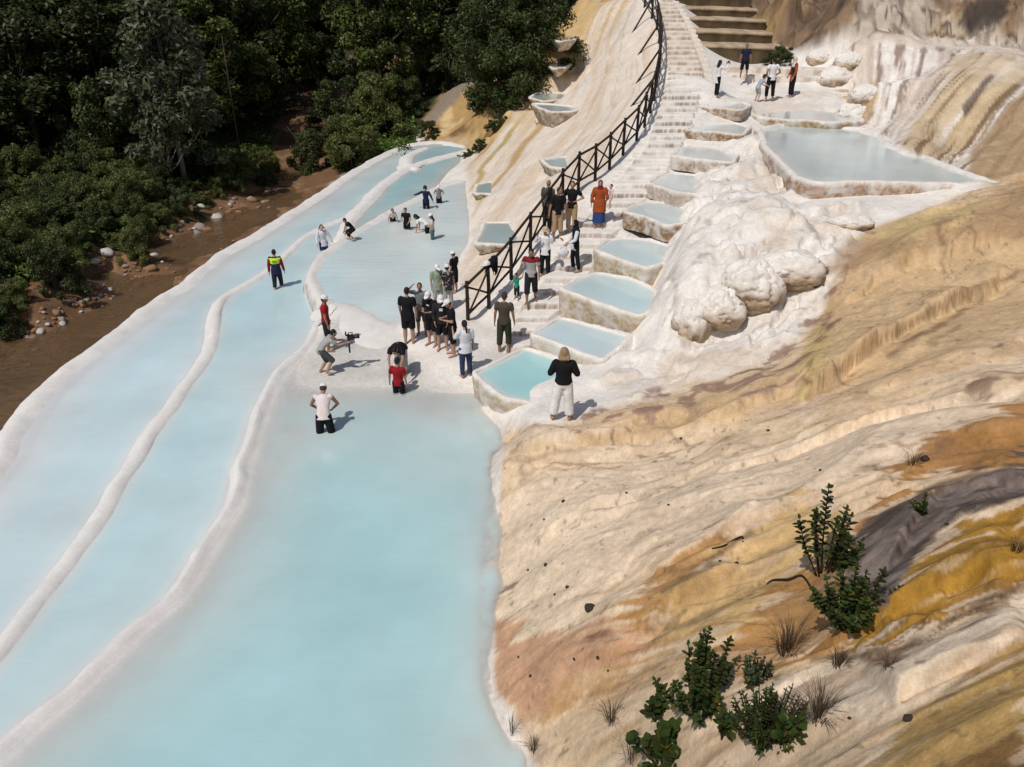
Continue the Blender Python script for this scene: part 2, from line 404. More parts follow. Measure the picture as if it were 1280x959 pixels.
# river, banks, forest floor
cp(-2.08,(-60,560),(0,500),(40,455),(100,410),(160,368),(220,325),(280,280),(330,250),(370,225),(0,440),(200,312),(330,228),(140,350))
cp(-2.2,(-40,640),(-160,800))
cp(-1.35,(0,395),(60,388),(110,352),(150,325),(210,275),(290,240),(320,215)); cp(-1.0,(0,330),(80,320),(150,280),(220,235),(300,200)); cp(-.9,(0,260),(100,240))
cpz((385,215,-1.5),(430,200,-1.2),(480,180,-.9),(360,180,-1.6),(380,150,-1.3),(430,108,.3),(460,112,.4),(440,170,-.9),(520,165,-.4))
cpw((-40,40,-.5),(-30,60,.3),(-15,62,.3),(-8,58,.3),(-5,66,1.0),(-45,70,2),(-20,80,2.5),(-60,90,6),(-30,100,7),(-10,90,5),(0,80,6.5),(3,68,5.0),(8,70,8),(15,75,12),(20,60,12),(-80,60,4),(-60,40,1),(-70,110,16),(-30,130,18),(0,120,16),(30,110,22),(-30,160,30),(10,160,34),(-110,130,30),(-110,80,14),(-90,160,40),(50,80,22),(40,50,14),(30,30,9.5),(60,120,36),(60,40,18),(70,160,50),(30,20,8.5),(20,10,8.2),(60,10,20),(90,60,34),(-60,20,-.5),(-60,4,-1),(-30,16,-2),(-25,5,-2.2),(-14,6,-2.3),(12,4,7.6),(15,2,9.5),(0,2,.2),(-6,2,-.8),(-110,20,6))
# ochre cliff at the far end of the pools
cpy((545,178,53.5),(600,182,48.5),(535,150,56),(560,168,54.5),(590,165,50.5),(620,150,49),(545,125,60),(575,105,60),(600,92,59),(600,130,54),(575,140,56),(625,120,51),(630,90,56))

CPTS = np.array(CPTS)
def fit_rbf(P, val, c=0.5, lam=0.02):
    d = np.sqrt(((P[:, None, :] - P[None, :, :]) ** 2).sum(-1) + c * c)
    n = len(P); A = np.zeros((n + 3, n + 3)); A[:n, :n] = d - np.eye(n) * lam
    A[:n, n] = 1; A[:n, n + 1:] = P; A[n, :n] = 1; A[n + 1:, :n] = P.T
    b = np.concatenate([val, [0, 0, 0]])
    w = np.linalg.lstsq(A, b, rcond=None)[0]
    def f(X, Y):
        out = np.empty(X.shape); xf, yf = X.ravel(), Y.ravel(); of = out.ravel()
        for i in range(0, len(xf), 40000):
            q = np.stack([xf[i:i + 40000], yf[i:i + 40000]], 1)
            D = np.sqrt((q[:, 0:1] - P[None, :, 0]) ** 2 + (q[:, 1:2] - P[None, :, 1]) ** 2 + c * c)
            of[i:i + 40000] = D @ w[:n] + w[n] + q @ w[n + 1:]
        return of.reshape(X.shape)
    return f

NA, NR = 900, 1000
ANG = np.radians(np.linspace(-52, 52, NA)); LR = np.linspace(math.log(2.4), math.log(165), NR)
GA, GR = np.meshgrid(ANG, LR, indexing='ij')
GX, GY = np.exp(GR) * np.sin(GA), np.exp(GR) * np.cos(GA)
height_fn = fit_rbf(CPTS[:, :2], CPTS[:, 2], 0.45, 0.03)
# evaluate on a coarser grid then interpolate
sa, sr = slice(None, None, 2), slice(None, None, 2)
_z = height_fn(GX[sa, sr], GY[sa, sr])
def upsample(z):
    ia = np.linspace(0, z.shape[0] - 1, NA) if False else np.arange(NA) / 2.0; ir = np.arange(NR) / 2.0
    ia = np.clip(ia, 0, z.shape[0] - 1.001); ir = np.clip(ir, 0, z.shape[1] - 1.001)
    a0 = ia.astype(int); r0 = ir.astype(int); fa = (ia - a0)[:, None]; fr = (ir - r0)[None, :]
    g = lambda i, j: z[np.ix_(i, j)]
    return (g(a0, r0) * (1 - fa) * (1 - fr) + g(a0 + 1, r0) * fa * (1 - fr) + g(a0, r0 + 1) * (1 - fa) * fr + g(a0 + 1, r0 + 1) * fa * fr)
GZ = upsample(_z)

# flow coordinate (which seam of the hillside a point belongs to)
FL_P, FL_S = [], []
def flow(s, zf, *pts):
    for x, y in pts:
        p = at_z(x, y, zf) if np.isscalar(zf) else zf(x, y)
        FL_P.append(p[:2]); FL_S.append(s)
def hill_pt(px, py):
    # march the camera ray to the fitted ground
    d = ray(px, py); ts = np.linspace(2.5, 90, 500) / d[1] * 1.0
    X, Y, Z = d[0] * ts, d[1] * ts, CAMH + d[2] * ts
    a = np.clip((np.arctan2(X, Y) - ANG[0]) / (ANG[1] - ANG[0]), 0, NA - 1).astype(int)
    r = np.clip((np.log(np.hypot(X, Y)) - LR[0]) / (LR[1] - LR[0]), 0, NR - 1).astype(int)
    below = Z < GZ[a, r]
    i = int(np.argmax(below)) if below.any() else len(ts) - 1
    return np.array([X[i], Y[i], Z[i]])
for s, pts in [(0,[(630,530),(750,515),(900,480),(1000,440),(1030,385),(1080,300),(1200,262)]),
 (1,[(640,560),(800,545),(1000,490),(1150,400),(1275,335)]),(2,[(640,620),(850,580),(1050,520),(1275,450)]),
 (3,[(620,720),(800,640),(1000,590),(1150,540),(1275,510)]),(4,[(615,800),(750,740),(900,680),(1060,625),(1150,590),(1275,572)]),
 (5,[(650,840),(800,785),(950,740),(1060,700),(1130,645),(1275,600)]),(6,[(700,880),(900,835),(1050,805),(1120,750),(1275,650)]),
 (7,[(800,935),(1000,855),(1100,810),(1275,735)]),(8,[(1000,955),(1150,860),(1275,795)]),(9,[(1150,955),(1275,885)])]:
    flow(s, hill_pt, *pts)
flow_hill = fit_rbf(np.array(FL_P), np.array(FL_S, float), 0.3, 0.05)
FL_P, FL_S = [], []
for s, pts in [(0,[(700,30),(650,125),(598,195),(575,228)]),(1,[(725,15),(692,100),(640,165),(600,215),(586,240)]),(2,[(755,5),(720,90),(660,180),(610,240),(592,270)]),
 (3,[(775,15),(745,110),(680,200),(630,270),(596,315)]),(4,[(790,40),(775,130),(720,210),(660,280),(615,345)]),(5,[(815,60),(805,145),(760,200),(700,252),(640,335),(585,395)])]:
    flow(s, hill_pt, *pts)
flow_apron = fit_rbf(np.array(FL_P), np.array(FL_S, float), 0.3, 0.05)
FL_P, FL_S = [], []
for s, pts in [(0,[(1065,60),(1068,110),(1070,150)]),(1,[(1130,60),(1105,110),(1085,160)]),(2,[(1190,68),(1150,120),(1110,175)]),(3,[(1250,75),(1200,110),(1160,160),(1140,190)]),(4,[(1280,95),(1230,150),(1185,205)]),(5,[(1280,150),(1250,190),(1225,222)])]:
    flow(s, hill_pt, *pts)
flow_wall = fit_rbf(np.array(FL_P), np.array(FL_S, float), 0.3, 0.05)
def on_sub(f): return upsample(f(GX[sa, sr], GY[sa, sr]))
SH, SA_, SW = on_sub(flow_hill), on_sub(flow_apron), on_sub(flow_wall)

PX0, PY0, DC = project(GX, GY, GZ)
RIGHT_HILL = [(612,535),(640,528),(700,530),(790,508),(900,478),(990,445),(1030,395),(1055,330),(1090,292),(1180,252),(1300,215),(1700,200),(1700,1400),(560,1400),(640,930),(606,860)]
APRON = [(586,222),(575,190),(640,140),(690,40),(740,-20),(800,-20),(826,40),(822,110),(760,208),(700,258),(585,402),(575,340),(592,300)]
BACKW = [(1040,50),(1100,46),(1400,60),(1400,220),(1270,240),(1180,212),(1090,165),(1060,140)]
MOUND = [(815,440),(825,300),(880,200),(940,165),(1010,255),(1090,255),(1070,300),(1030,380),(1000,430),(900,470),(780,500),(740,480)]
JIT = None
def soft(poly, w, px=None, py=None, jit=None):
    px = PX0 if px is None else px; py = PY0 if py is None else py
    m = (DC > 1.0)
    d = line_dist(px, py, poly, True); ins = in_poly(px, py, poly)
    sd = np.where(ins, d, -d) + (0 if jit is None else jit)
    return np.where(m, sstep(-w, w, sd), 0.0)
w0 = FPX / np.maximum(DC, 2)
mh, ma, mw, mm = soft(RIGHT_HILL, 9, PX0 + w0 * .35 * fbm(GX * .7, GY * .7, octv=6, seed=91, gain=.62), PY0 + w0 * .22 * fbm(GX * .7 + 30, GY * .7, octv=6, seed=92, gain=.62)), soft(APRON, 8), soft(BACKW, 8), soft(MOUND, 12)
mh_near = np.maximum(mh, sstep(1.0, 3.0, GX) * sstep(13, 10, GY))
# relief
disp = mh_near * (0.20 * fbm(GX * .4, GY * .4, octv=3, seed=3) + 0.34 * (ridged(SH * .75 + .55 * fbm(GX * .35, GY * .35, octv=2, seed=8), GX * .16, 2, 5) - .66) * 1.4 + 0.20 * (ridged(SH * 1.9 + .6 * fbm(GX * .5, GY * .5, octv=2, seed=18), GX * .3, 3, 15) - .66) + .10 * sstep(-.05, .12, fbm(SH * 1.4 + 5, GX * .35, octv=3, seed=19)) * fbm(GX * .8, GY * .8, octv=2, seed=20) + 0.03 * fbm(GX * 2.2, GY * 2.2, octv=5, seed=9) + .03 * np.abs(fbm(GX * 1.1 + 3, GY * 1.1, octv=4, seed=13)) + 0.012 * fbm(SH * 7 + .8 * fbm(GX * 1.2, GY * 1.2, seed=14), GX * .8, octv=3, seed=12))
# terrace-like ledges below the grey band
disp += ma * sstep(.35, .9, GZ) * (0.10 * (ridged(SA_ * 1.3 + .2 * fbm(GX * .3, GY * .3, seed=2), GX * 0.02, 3, 21) - .65) + 0.03 * fbm(SA_ * 9, GY * .12, octv=3, seed=22))
disp += mw * (0.50 * (ridged(SW * 1.0 + .3 * fbm(GX * .4, GY * .4, octv=2, seed=4), GY * 0.06, 2, 31) - .65) + 0.12 * fbm(GX * 1.2, GY * 1.2, octv=3, seed=32))
dmx = GX - .45 * GY; disp += mm * (0.34 * (ridged(dmx * .55 + .5 * fbm(GX * .5, GY * .5, octv=2, seed=40), GY * .22, 3, 41) - .62) + 0.13 * (ridged(dmx * 2.1, GY * .6, 3, 43) - .62) + 0.07 * fbm(GX * 2.2, GY * 2.2, octv=5, seed=42) + .16 * sstep(-.1, .12, fbm(GX * .9, GY * 1.3, octv=3, seed=44)) - .22 * sstep(.07, .0, np.abs(fbm(dmx * .75, GY * .6, octv=3, seed=45))) * sstep(-.2, .2, fbm(GX * .6, GY * .6, octv=2, seed=46)))
MCORE = [(835,400),(842,320),(880,240),(930,250),(985,275),(1020,310),(1000,345),(960,330),(900,350),(870,400)]
disp += .42 * soft(MCORE, 22)
ROCKB = [(900,60),(870,-80),(1500,-80),(1500,60),(1290,60),(1160,44),(1060,46),(1000,62)]
mr_ = soft(ROCKB, 10)
disp += .0
disp += mr_ * (1.3 * (ridged(GX * .4, GY * .3, 5, 51) - .62) + .5 * fbm(GX * 1.1, GY * 1.1, octv=5, seed=52, gain=.6))
CLIFF = [(528,182),(530,150),(560,110),(600,85),(640,85),(640,150),(600,192),(570,182)]
mc = soft(CLIFF, 6)
disp += mc * (0.9 * (ridged(GX * .3 + GY * .1, GY * .3, 4, 61) - .62) + .25 * fbm(GX * 1.1, GY * 1.1, octv=4, seed=62))
left_bank = sstep(-1.5, -4.0, GX - (-10 + (GY - 20) * .2)) * 1.0
disp += sstep(60, 85, GY) * 1.2 * fbm(GX * .08, GY * .08, octv=3, seed=71)
RIVER_LINE = [at_z(x, y, -1.9)[:2] for x, y in [(-220,760),(-60,600),(20,475),(90,415),(160,365),(230,318),(300,268),(350,236),(385,215)]] + [at_z(390,160,-1.2)[:2], at_z(430,110,.4)[:2], at_z(470,100,.8)[:2]]
driv = line_dist(GX, GY, RIVER_LINE)
disp += sstep(6, 2, driv) * .14 * fbm(GX * 1.2, GY * 1.2, octv=4, seed=81)
GZ = GZ + disp
def bank(px_pts, z, poly_px, k=1.9, up=.05):
    L = [tuple(at_z(x, y, z)[:2]) for x, y in px_pts]; Pp = [tuple(at_z(x, y, z)[:2]) for x, y in poly_px]
    d = line_dist(GX, GY, L); near = d < 3
    t = z + up + .04 * fbm(GX * 2, GY * 2, octv=3, seed=77) - k * np.maximum(d - .12, 0)
    return np.where(near & ~in_poly(GX, GY, Pp), np.maximum(GZ, t), GZ)
TP = {1: ([(595,467),(657,437),(700,451),(738,464),(722,484),(695,503),(664,502),(630,496)], .60), 2: ([(668,418),(701,399),(740,409),(784,421),(770,436),(752,449),(712,434)], .95),
      3: ([(704,361),(722,350),(745,342),(790,350),(818,364),(820,384),(799,395),(750,378)], 1.42), 4: ([(746,312),(760,302),(778,298),(812,301),(834,308),(828,328),(806,335),(770,321)], 1.85),
      5: ([(782,265),(795,257),(812,253),(850,255),(872,262),(856,279),(834,281),(805,270)], 2.36), 6: ([(812,229),(825,221),(842,217),(884,221),(896,229),(880,243),(850,241)], 2.82),
      7: ([(843,195),(850,187),(864,183),(905,184),(924,189),(914,203),(880,200)], 3.36), 8: ([(860,163),(868,157),(885,155),(920,155),(936,159),(926,169),(890,165)], 3.82), 9: ([(873,133),(880,127),(900,125),(925,127),(936,132),(926,138),(900,136)], 4.30)}
for k_, idx in {1: (2, 3, 4), 2: (2, 3, 4), 3: (3, 4, 5), 4: (3, 4, 5), 5: (3, 4, 5), 6: (3, 4), 7: (3, 4), 8: (3, 4), 9: (3, 4)}.items():
    GZ = bank([TP[k_][0][i] for i in idx], TP[k_][1], TP[k_][0])
GZ = bank([(985,157),(1040,160),(1085,164),(1120,184),(1170,205),(1252,236)], 3.75, [(952,163),(985,157),(1040,160),(1085,164),(1120,184),(1170,205),(1252,236),(1180,230),(1080,228),(1022,229),(1000,222),(985,208),(962,186)], .4, .02)
# eroded ledges: the ground above each line stands proud of the ground below it
def ledge(pts, a, reach, sharp=.10):
    global GZ
    px_, py_, dc_ = PX0, PY0, np.maximum(DC, 1.5); k = dc_ / FPX
    jx = .30 * fbm(GX * .9, GY * .9, octv=5, seed=231) / k; jy = .30 * fbm(GX * .9 + 50, GY * .9, octv=5, seed=232) / k
    X, Y = px_ + jx, py_ + jy
    best = np.full(GX.shape, 1e9); sg = np.zeros(GX.shape); tt = np.zeros(GX.shape); n = len(pts)
    for i in range(n - 1):
        x1, y1 = pts[i]; x2, y2 = pts[i + 1]; dx, dy = x2 - x1, y2 - y1
        t = np.clip(((X - x1) * dx + (Y - y1) * dy) / (dx * dx + dy * dy), 0, 1)
        d = np.hypot(X - x1 - t * dx, Y - y1 - t * dy); m = d < best
        best = np.where(m, d, best); sg = np.where(m, np.sign(dy * (X - x1) - dx * (Y - y1)), sg); tt = np.where(m, (i + t) / (n - 1), tt)
    sd = best * k * sg
    up = np.where(sd > 0, np.exp(-sd / reach), 0) * sstep(-.0, sharp, sd)
    ends = sstep(0, .15, tt) * sstep(1, .85, tt)
    GZ = GZ + np.where(DC > 1, a * up * ends * (1 + .5 * fbm(GX * .8, GY * .8, octv=3, seed=233)), 0)
for pts, a, reach in [([(985,520),(1060,472),(1130,436),(1200,392),(1300,338)], .42, .9), ([(1052,715),(1066,660),(1110,630),(1200,600),(1310,568)], .20, .6), ([(1090,775),(1140,694),(1200,644),(1310,616)], .20, .5), ([(1000,832),(1105,822),(1200,766),(1310,726)], .28, .7),
    ([(810,745),(830,735),(900,690),(950,655)], .16, .5), ([(690,862),(800,800),(850,775),(945,740)], .20, .6), ([(632,580),(760,562),(900,537),(1000,500)], .22, .7), ([(1120,900),(1150,878),(1310,790)], .22, .6), ([(640,690),(740,640),(850,610),(960,560)], .16, .8), ([(880,620),(1000,570),(1130,520),(1290,470)], .22, .8), ([(1040,410),(1090,360),(1180,330),(1290,290)], .28, .7), ([(700,780),(780,720),(840,660)], .12, .6)]:
    ledge(pts, a, reach)
def blur(G, m, n=3):
    for _ in range(n):
        B = G.copy(); B[1:-1, 1:-1] = (G[1:-1, 1:-1] * 4 + (G[2:, 1:-1] + G[:-2, 1:-1] + G[1:-1, 2:] + G[1:-1, :-2]) * 2 + G[2:, 2:] + G[:-2, :-2] + G[2:, :-2] + G[:-2, 2:]) / 16
        G = G * (1 - m) + B * m
    return G
GZ = blur(GZ, mw, 3)
# a crisp water's edge along the hillside: small crust step
def sample_grid(G, X, Y):
    X = np.asarray(X, float); Y = np.asarray(Y, float)
    a = np.clip((np.arctan2(X, Y) - ANG[0]) / (ANG[1] - ANG[0]), 0, NA - 1.001); r = np.clip((np.log(np.hypot(X, Y) + 1e-6) - LR[0]) / (LR[1] - LR[0]), 0, NR - 1.001)
    a0 = a.astype(int); r0 = r.astype(int); fa = a - a0; fr = r - r0
    return G[a0, r0] * (1 - fa) * (1 - fr) + G[a0 + 1, r0] * fa * (1 - fr) + G[a0, r0 + 1] * (1 - fa) * fr + G[a0 + 1, r0 + 1] * fa * fr
# hold the fixed places flat: plaza, shelf and pool floors keep the fit (masks above exclude them)

# ------------------------------------------------------------------ ground colours (mineral stains follow the seams)
PX, PY, DC = project(GX, GY, GZ)
warp = FPX / np.maximum(DC, 2)
wx = PX + warp * (.16 * fbm(GX * 1.0, GY * 1.0, octv=6, seed=101, gain=.6)); wy = PY + warp * (.16 * fbm(GX * 1.0 + 40, GY * 1.0, octv=6, seed=102, gain=.6))
C3 = np.zeros(GX.shape + (3,)); C3[:] = WHITE
def paint(color, m):
    m = np.clip(m, 0, 1)[..., None]
    C3[:] = C3 * (1 - m) + np.array(color) * m
SHq = SH + .25 * fbm(GX * .6, GY * .6, octv=3, seed=99)
HJ = mh_near * np.clip(warp / 90, .3, 1.6) * (26 * fbm(SHq * 9, GX * .7, octv=4, seed=106, gain=.6) + 14 * fbm(GX * 3.5, GY * 3.5, octv=4, seed=107, gain=.65))
def P(poly, color, w=12, op=1.0, brk=None):
    m = soft(poly, w * .6, wx, wy, HJ) * op
    if brk is not None: m = m * brk
    paint(color, m)
SHw = SH + .35 * fbm(GX * .6, GY * .6, octv=4, seed=99)
def seam(f, seed, lo=-.1, hi=.45): return sstep(lo, hi, fbm(SHw * f * .7, GX * .5 + GY * .2, octv=5, seed=seed, gain=.6))
n1 = fbm(GX * .9, GY * .9, octv=5, seed=111); n2 = fbm(GX * 4, GY * 4, octv=4, seed=112)
# forest and riverbank soil
FOREST = [(-3000,330),(0,398),(90,360),(130,318),(215,262),(300,238),(340,215),(395,235),(460,200),(520,172),(535,160),(560,115),(610,85),(650,140),(690,90),(735,-20),(760,-400),(-3000,-400)]
paint((.040,.042,.020), soft(FOREST, 6))
paint((.040,.042,.020), sstep(62, 72, GY))
paint((.040,.042,.020), sstep(-19, -24, GX))
# river bed
rb = sstep(4.0, 3.0, driv + .6 * n1)
paint((.17,.095,.05), rb); paint((.26,.15,.085), rb * sstep(.05, .4, n1 + .4 * n2)); paint((.09,.055,.03), rb * sstep(.1, .5, fbm(GX*.5+9, GY*.5, octv=3, seed=113)))
paint((.38,.28,.2), sstep(1.2, .4, np.abs(driv - 4.2 + n1)) * .45 * sstep(-.1, .4, n2))
SHELF = [(330,520),(350,478),(378,446),(395,420),(408,392),(440,392),(466,404),(487,412),(503,432),(528,456),(560,478),(590,494),(600,510),(560,512),(480,505),(400,500),(360,512)]
msh = soft(SHELF, 16)
paint((.575,.555,.525), msh * .9)
# apron
paint((.70,.615,.53), ma * .8)
paint((.60,.47,.34), ma * .55 * sstep(.0, .35, fbm(SA_ * 4, GY * .1, octv=4, seed=121)))
paint((.45,.33,.2), ma * .4 * sstep(.25, .5, fbm(SA_ * 14, GY * .2, octv=3, seed=122)))
sa_w = SA_ + .10 * fbm(GX * .4, GY * .4, octv=3, seed=123)
far_up = sstep(190, 60, PY)
paint((.50,.33,.14), ma * .9 * sstep(.55, .15, np.abs(sa_w - .55)) * far_up)
paint((.55,.38,.17), ma * .75 * sstep(.8, .3, np.abs(sa_w - 1.3)) * sstep(130, 40, PY))
P([(700,20),(735,-20),(800,-20),(770,30),(725,85),(690,130),(650,170),(640,150),(690,95)], (.52,.36,.165), 12, .75, sstep(-.3, .25, fbm(SA_ * 8, GY * .1, octv=4, seed=124)))
paint((.36,.21,.10), ma * .85 * sstep(.22, .05, np.abs(sa_w - .12)) * sstep(225, 180, PY))
paint((.40,.31,.12), ma * .85 * sstep(.20, .05, np.abs(sa_w - .95)) * sstep(130, 165, PY))
paint((.45,.30,.14), ma * .9 * sstep(.20, .05, np.abs(sa_w - 1.9)) * sstep(120, 150, PY) * sstep(262, 240, PY))
# back wall
paint((.62,.54,.47), mw * sstep(-.2, .4, fbm(SW * 3, GY * .2, octv=4, seed=131)))
paint((.46,.37,.31), mw * .6 * sstep(.0, .4, fbm(SW * 9 + .5 * fbm(GX, GY, seed=3), GY * .3, octv=4, seed=134)))
paint((.22,.15,.12), mw * .85 * sstep(.16, .36, fbm(SW * 7, GY * .35 + GX*.1, octv=4, seed=132)))
P([(1290,70),(1235,62),(1195,72),(1160,120),(1125,180),(1180,214),(1290,245)], (.52,.40,.25), 10, .8, sstep(-.45, .1, fbm(SW * 4, GY * .2, octv=4, seed=136)))
P([(1290,70),(1235,62),(1195,72),(1160,120),(1125,180),(1180,214),(1290,245)], (.17,.105,.06), 4, .85, sstep(.05, .3, fbm(SW * 6, GY * .2, octv=4, seed=133)))
P([(1290,62),(1240,64),(1200,80),(1230,100),(1290,110)], (.60,.50,.40), 4, .5)
P([(1205,130),(1235,92),(1242,96),(1222,122),(1208,150)], (.07,.045,.03), 3, .8)
P([(1290,120),(1260,130),(1215,185),(1205,218),(1290,245)], (.36,.25,.15), 8, .8)
P([(1095,100),(1070,120),(1062,150),(1085,155),(1100,120)], (.46,.32,.17), 5, .7)
# rocks behind
paint((.27,.18,.11), mr_); paint((.13,.085,.06), mr_ * sstep(-.05, .3, fbm(GX * .7, GY * .7, octv=5, seed=142))); paint((.42,.27,.12), mr_ * .8 * sstep(.1, .4, fbm(GX*.4, GY*.4+5, octv=3, seed=141)))
P([(1060,48),(1090,-60),(1500,-60),(1500,62),(1160,46)], (.50,.43,.35), 10, .9, sstep(-.35, .1, n1))
P([(1040,46),(1080,40),(1290,52),(1290,70),(1080,52)], (.66,.58,.5), 4, .8)
paint((.06,.042,.03), mr_ * .85 * sstep(.06, .0, np.abs(fbm(GX * .9, GY * .6, octv=4, seed=143))) )  # shade of the rock crevices, painted as thin dark lines
paint((.10,.07,.05), mr_ * .6 * sstep(.1, .3, fbm(GX * 2.2, GY * 1.5, octv=5, seed=144)))
P([(1195,26),(1215,2),(1245,-4),(1262,14),(1245,34),(1212,40)], (.05,.04,.035), 3, .85)  # cave mouth in the pale rock: its darkness is painted on
# ochre cliff
paint((.43,.28,.12), mc); paint((.60,.45,.24), mc * sstep(0, .4, n1)); paint((.14,.08,.045), mc * .8 * sstep(.25, .5, fbm(GX*.6, GY*.6, octv=4, seed=151)))
P([(530,152),(560,112),(602,84),(606,95),(575,120),(538,160)], (.24,.20,.17), 3, .9)
P([(530,180),(560,170),(600,178),(590,192),(560,186)], (.5,.36,.22), 4, .8)
# white mound: tan mottling, plus shade of cracks and hollows painted in
paint((.60,.50,.40), mm * .55 * sstep(.05, .4, n1)); paint((.30,.22,.16), mm * .55 * sstep(.05, .0, np.abs(fbm(dmx * .8, GY * .5, octv=4, seed=163))) * sstep(-.1, .3, n2)); paint((.45,.36,.28), mm * .35 * sstep(.2, .5, fbm(GX*2, GY*2, octv=4, seed=161)))
P([(840,445),(900,440),(990,420),(1000,440),(880,478),(800,498)], (.66,.54,.42), 12, .6)
# upper terraces: pinkish stains
P([(880,140),(960,90),(1060,100),(1070,150),(960,160)], (.62,.5,.38), 6, .45, sstep(0, .4, n1 + .5 * n2))
# big hillside
paint((.66,.50,.345), mh_near)
paint((.56,.395,.24), mh_near * .7 * seam(1.6, 171)); paint((.72,.59,.45), mh_near * .75 * seam(2.2, 172)); paint((.47,.285,.13), mh_near * .5 * seam(4, 173, .1, .45))
TAN = [(1000,455),(1035,375),(1085,300),(1200,258),(1300,220),(1300,400),(1150,455),(1000,505),(880,535),(720,565),(640,565),(720,545),(900,490)]
P(TAN, (.55,.39,.225), 16, .85)
P([(1030,340),(1060,300),(1200,255),(1300,215),(1300,300),(1190,300),(1080,335)], (.38,.25,.14), 10, .75)
P([(1060,300),(1110,286),(1180,258),(1235,246),(1260,250),(1130,300)], (.60,.47,.24), 8, .55)
P([(1030,390),(1000,440),(1000,500),(1015,480),(1040,420)], (.50,.38,.15), 8, .6)
P([(900,575),(1020,520),(1300,380),(1300,470),(1080,545),(920,590)], (.56,.405,.24), 16, .7, sstep(-.3, .3, n1 + seam(3,175) - .3))
P([(640,600),(900,560),(1080,525),(1300,465),(1300,500),(1130,570),(980,625),(840,690),(700,770),(618,770),(612,640)], (.74,.60,.455), 18, .8)
P([(790,640),(830,575),(1000,520),(1010,530),(860,600)], (.56,.44,.30), 10, .4)
P([(1062,655),(1110,600),(1190,545),(1300,495),(1300,580),(1180,592),(1095,628),(1064,680)], (.34,.165,.05), 8, .9)
P([(1055,700),(1070,660),(1110,632),(1200,602),(1300,572),(1300,618),(1200,642),(1140,692),(1100,757),(1070,762)], (.125,.098,.088), 4, .95)
P([(1075,690),(1110,650),(1200,615),(1210,625),(1130,675),(1090,730)], (.30,.235,.21), 6, .8, sstep(0, .3, n1 + .5 * n2))
P([(1095,765),(1145,700),(1205,650),(1300,622),(1300,728),(1200,762),(1100,818),(1020,815),(1060,785)], (.36,.19,.028), 7, .95)
P([(1120,760),(1190,690),(1300,640),(1300,660),(1210,710),(1130,780)], (.20,.11,.03), 8, .6, sstep(0, .35, n1))
P([(1000,820),(1100,816),(1200,762),(1300,726),(1300,742),(1200,780),(1110,830),(1010,832)], (.19,.11,.055), 5, .8)
P([(615,790),(700,795),(800,768),(840,790),(790,840),(700,885),(640,905),(612,860)], (.50,.29,.18), 12, .9)
P([(700,850),(800,820),(840,800),(850,815),(760,860),(680,900)], (.46,.285,.13), 8, .7)
P([(780,765),(830,700),(905,655),(925,678),(850,735),(800,795)], (.42,.225,.085), 8, .9)
P([(830,740),(1000,610),(1060,640),(1055,700),(1000,720),(940,790),(820,795)], (.58,.39,.175), 14, .85)
P([(960,745),(1010,700),(1060,700),(1070,790),(1030,830),(930,850),(900,830)], (.38,.20,.07), 12, .9)
P([(880,870),(960,850),(1100,818),(1300,736),(1300,800),(1130,880),(960,905)], (.68,.56,.43), 8, .9)
P([(1060,990),(1150,880),(1300,796),(1300,1100)], (.44,.28,.10), 10, .9)
P([(1170,990),(1220,930),(1300,890),(1300,1100)], (.22,.12,.05), 10, .85)
P([(700,900),(860,850),(960,900),(1060,890),(1050,990),(700,990)], (.55,.415,.28), 12, .6)
P([(620,870),(650,890),(690,940),(660,990)], (.55,.42,.33), 8, .6)
low = mh_near * sstep(560, 760, PY) * sstep(620, 800, PX)
paint((.23,.13,.065), low * .45 * sstep(.05, .4, fbm(SHq * 5, GX * .9, octv=5, seed=211, gain=.65)))
paint((.13,.075,.045), low * .5 * sstep(.30, .5, fbm(GX * 2.2, GY * 2.2, octv=5, seed=212, gain=.65)))
paint((.72,.60,.46), low * .35 * sstep(.2, .45, fbm(SHq * 6 + 9, GX * 1.4, octv=5, seed=213, gain=.65)))
for ln, wd, op in [([(1060,700),(1072,660),(1110,630),(1200,600),(1300,570)], 4, .85), ([(1100,757),(1140,692),(1200,642),(1300,618)], 3.5, .7), ([(1010,826),(1105,820),(1200,764),(1300,728)], 5, .75), ([(1060,960),(1150,878),(1300,794)], 4, .5), ([(830,735),(900,690),(945,660)], 4, .6), ([(800,800),(850,775),(930,745),(965,735)], 4, .45), ([(1010,480),(1080,440),(1200,370),(1290,330)], 4, .6), ([(1110,440),(1180,405),(1245,360)], 4, .7), ([(960,520),(1080,470),(1200,410)], 3, .4), ([(640,575),(760,560),(830,560)], 4, .35)]:
    paint((.15,.09,.05), np.where(DC > 1, sstep(wd * 1.5, wd * .2, line_dist(wx, wy, ln)), 0) * op * sstep(-.5, .2, n1 + .6 * n2))  # crevice shade along the band borders, put into the colour
OUTC = [(1052,708),(1064,668),(1108,634),(1200,602),(1310,570),(1310,617),(1200,643),(1142,692),(1104,757),(1078,764),(1060,740)]
mo = soft(OUTC, 4, wx, wy, HJ * .3)
paint((.150,.118,.105), mo * .97); paint((.27,.215,.19), mo * .8 * sstep(.05, .3, fbm(GX * 1.6, GY * 1.6, octv=5, seed=221, gain=.65))); paint((.065,.048,.042), mo * .8 * sstep(.05, .25, fbm(SHq * 8, GX * 1.5, octv=4, seed=222)))
# red-brown broken crust between the white and the tan
crust = sstep(.03, .28, fbm(GX * 2.6, GY * 2.6, octv=5, seed=181))
P([(618,540),(690,528),(780,500),(900,462),(960,430),(1000,395),(1032,365),(1085,280),(1095,292),(1050,340),(1030,430),(985,478),(850,512),(760,532),(640,556)], (.27,.16,.12), 9, .85, crust)
P([(760,520),(860,500),(985,440),(1000,470),(880,520),(780,535)], (.33,.22,.17), 8, .6, crust)
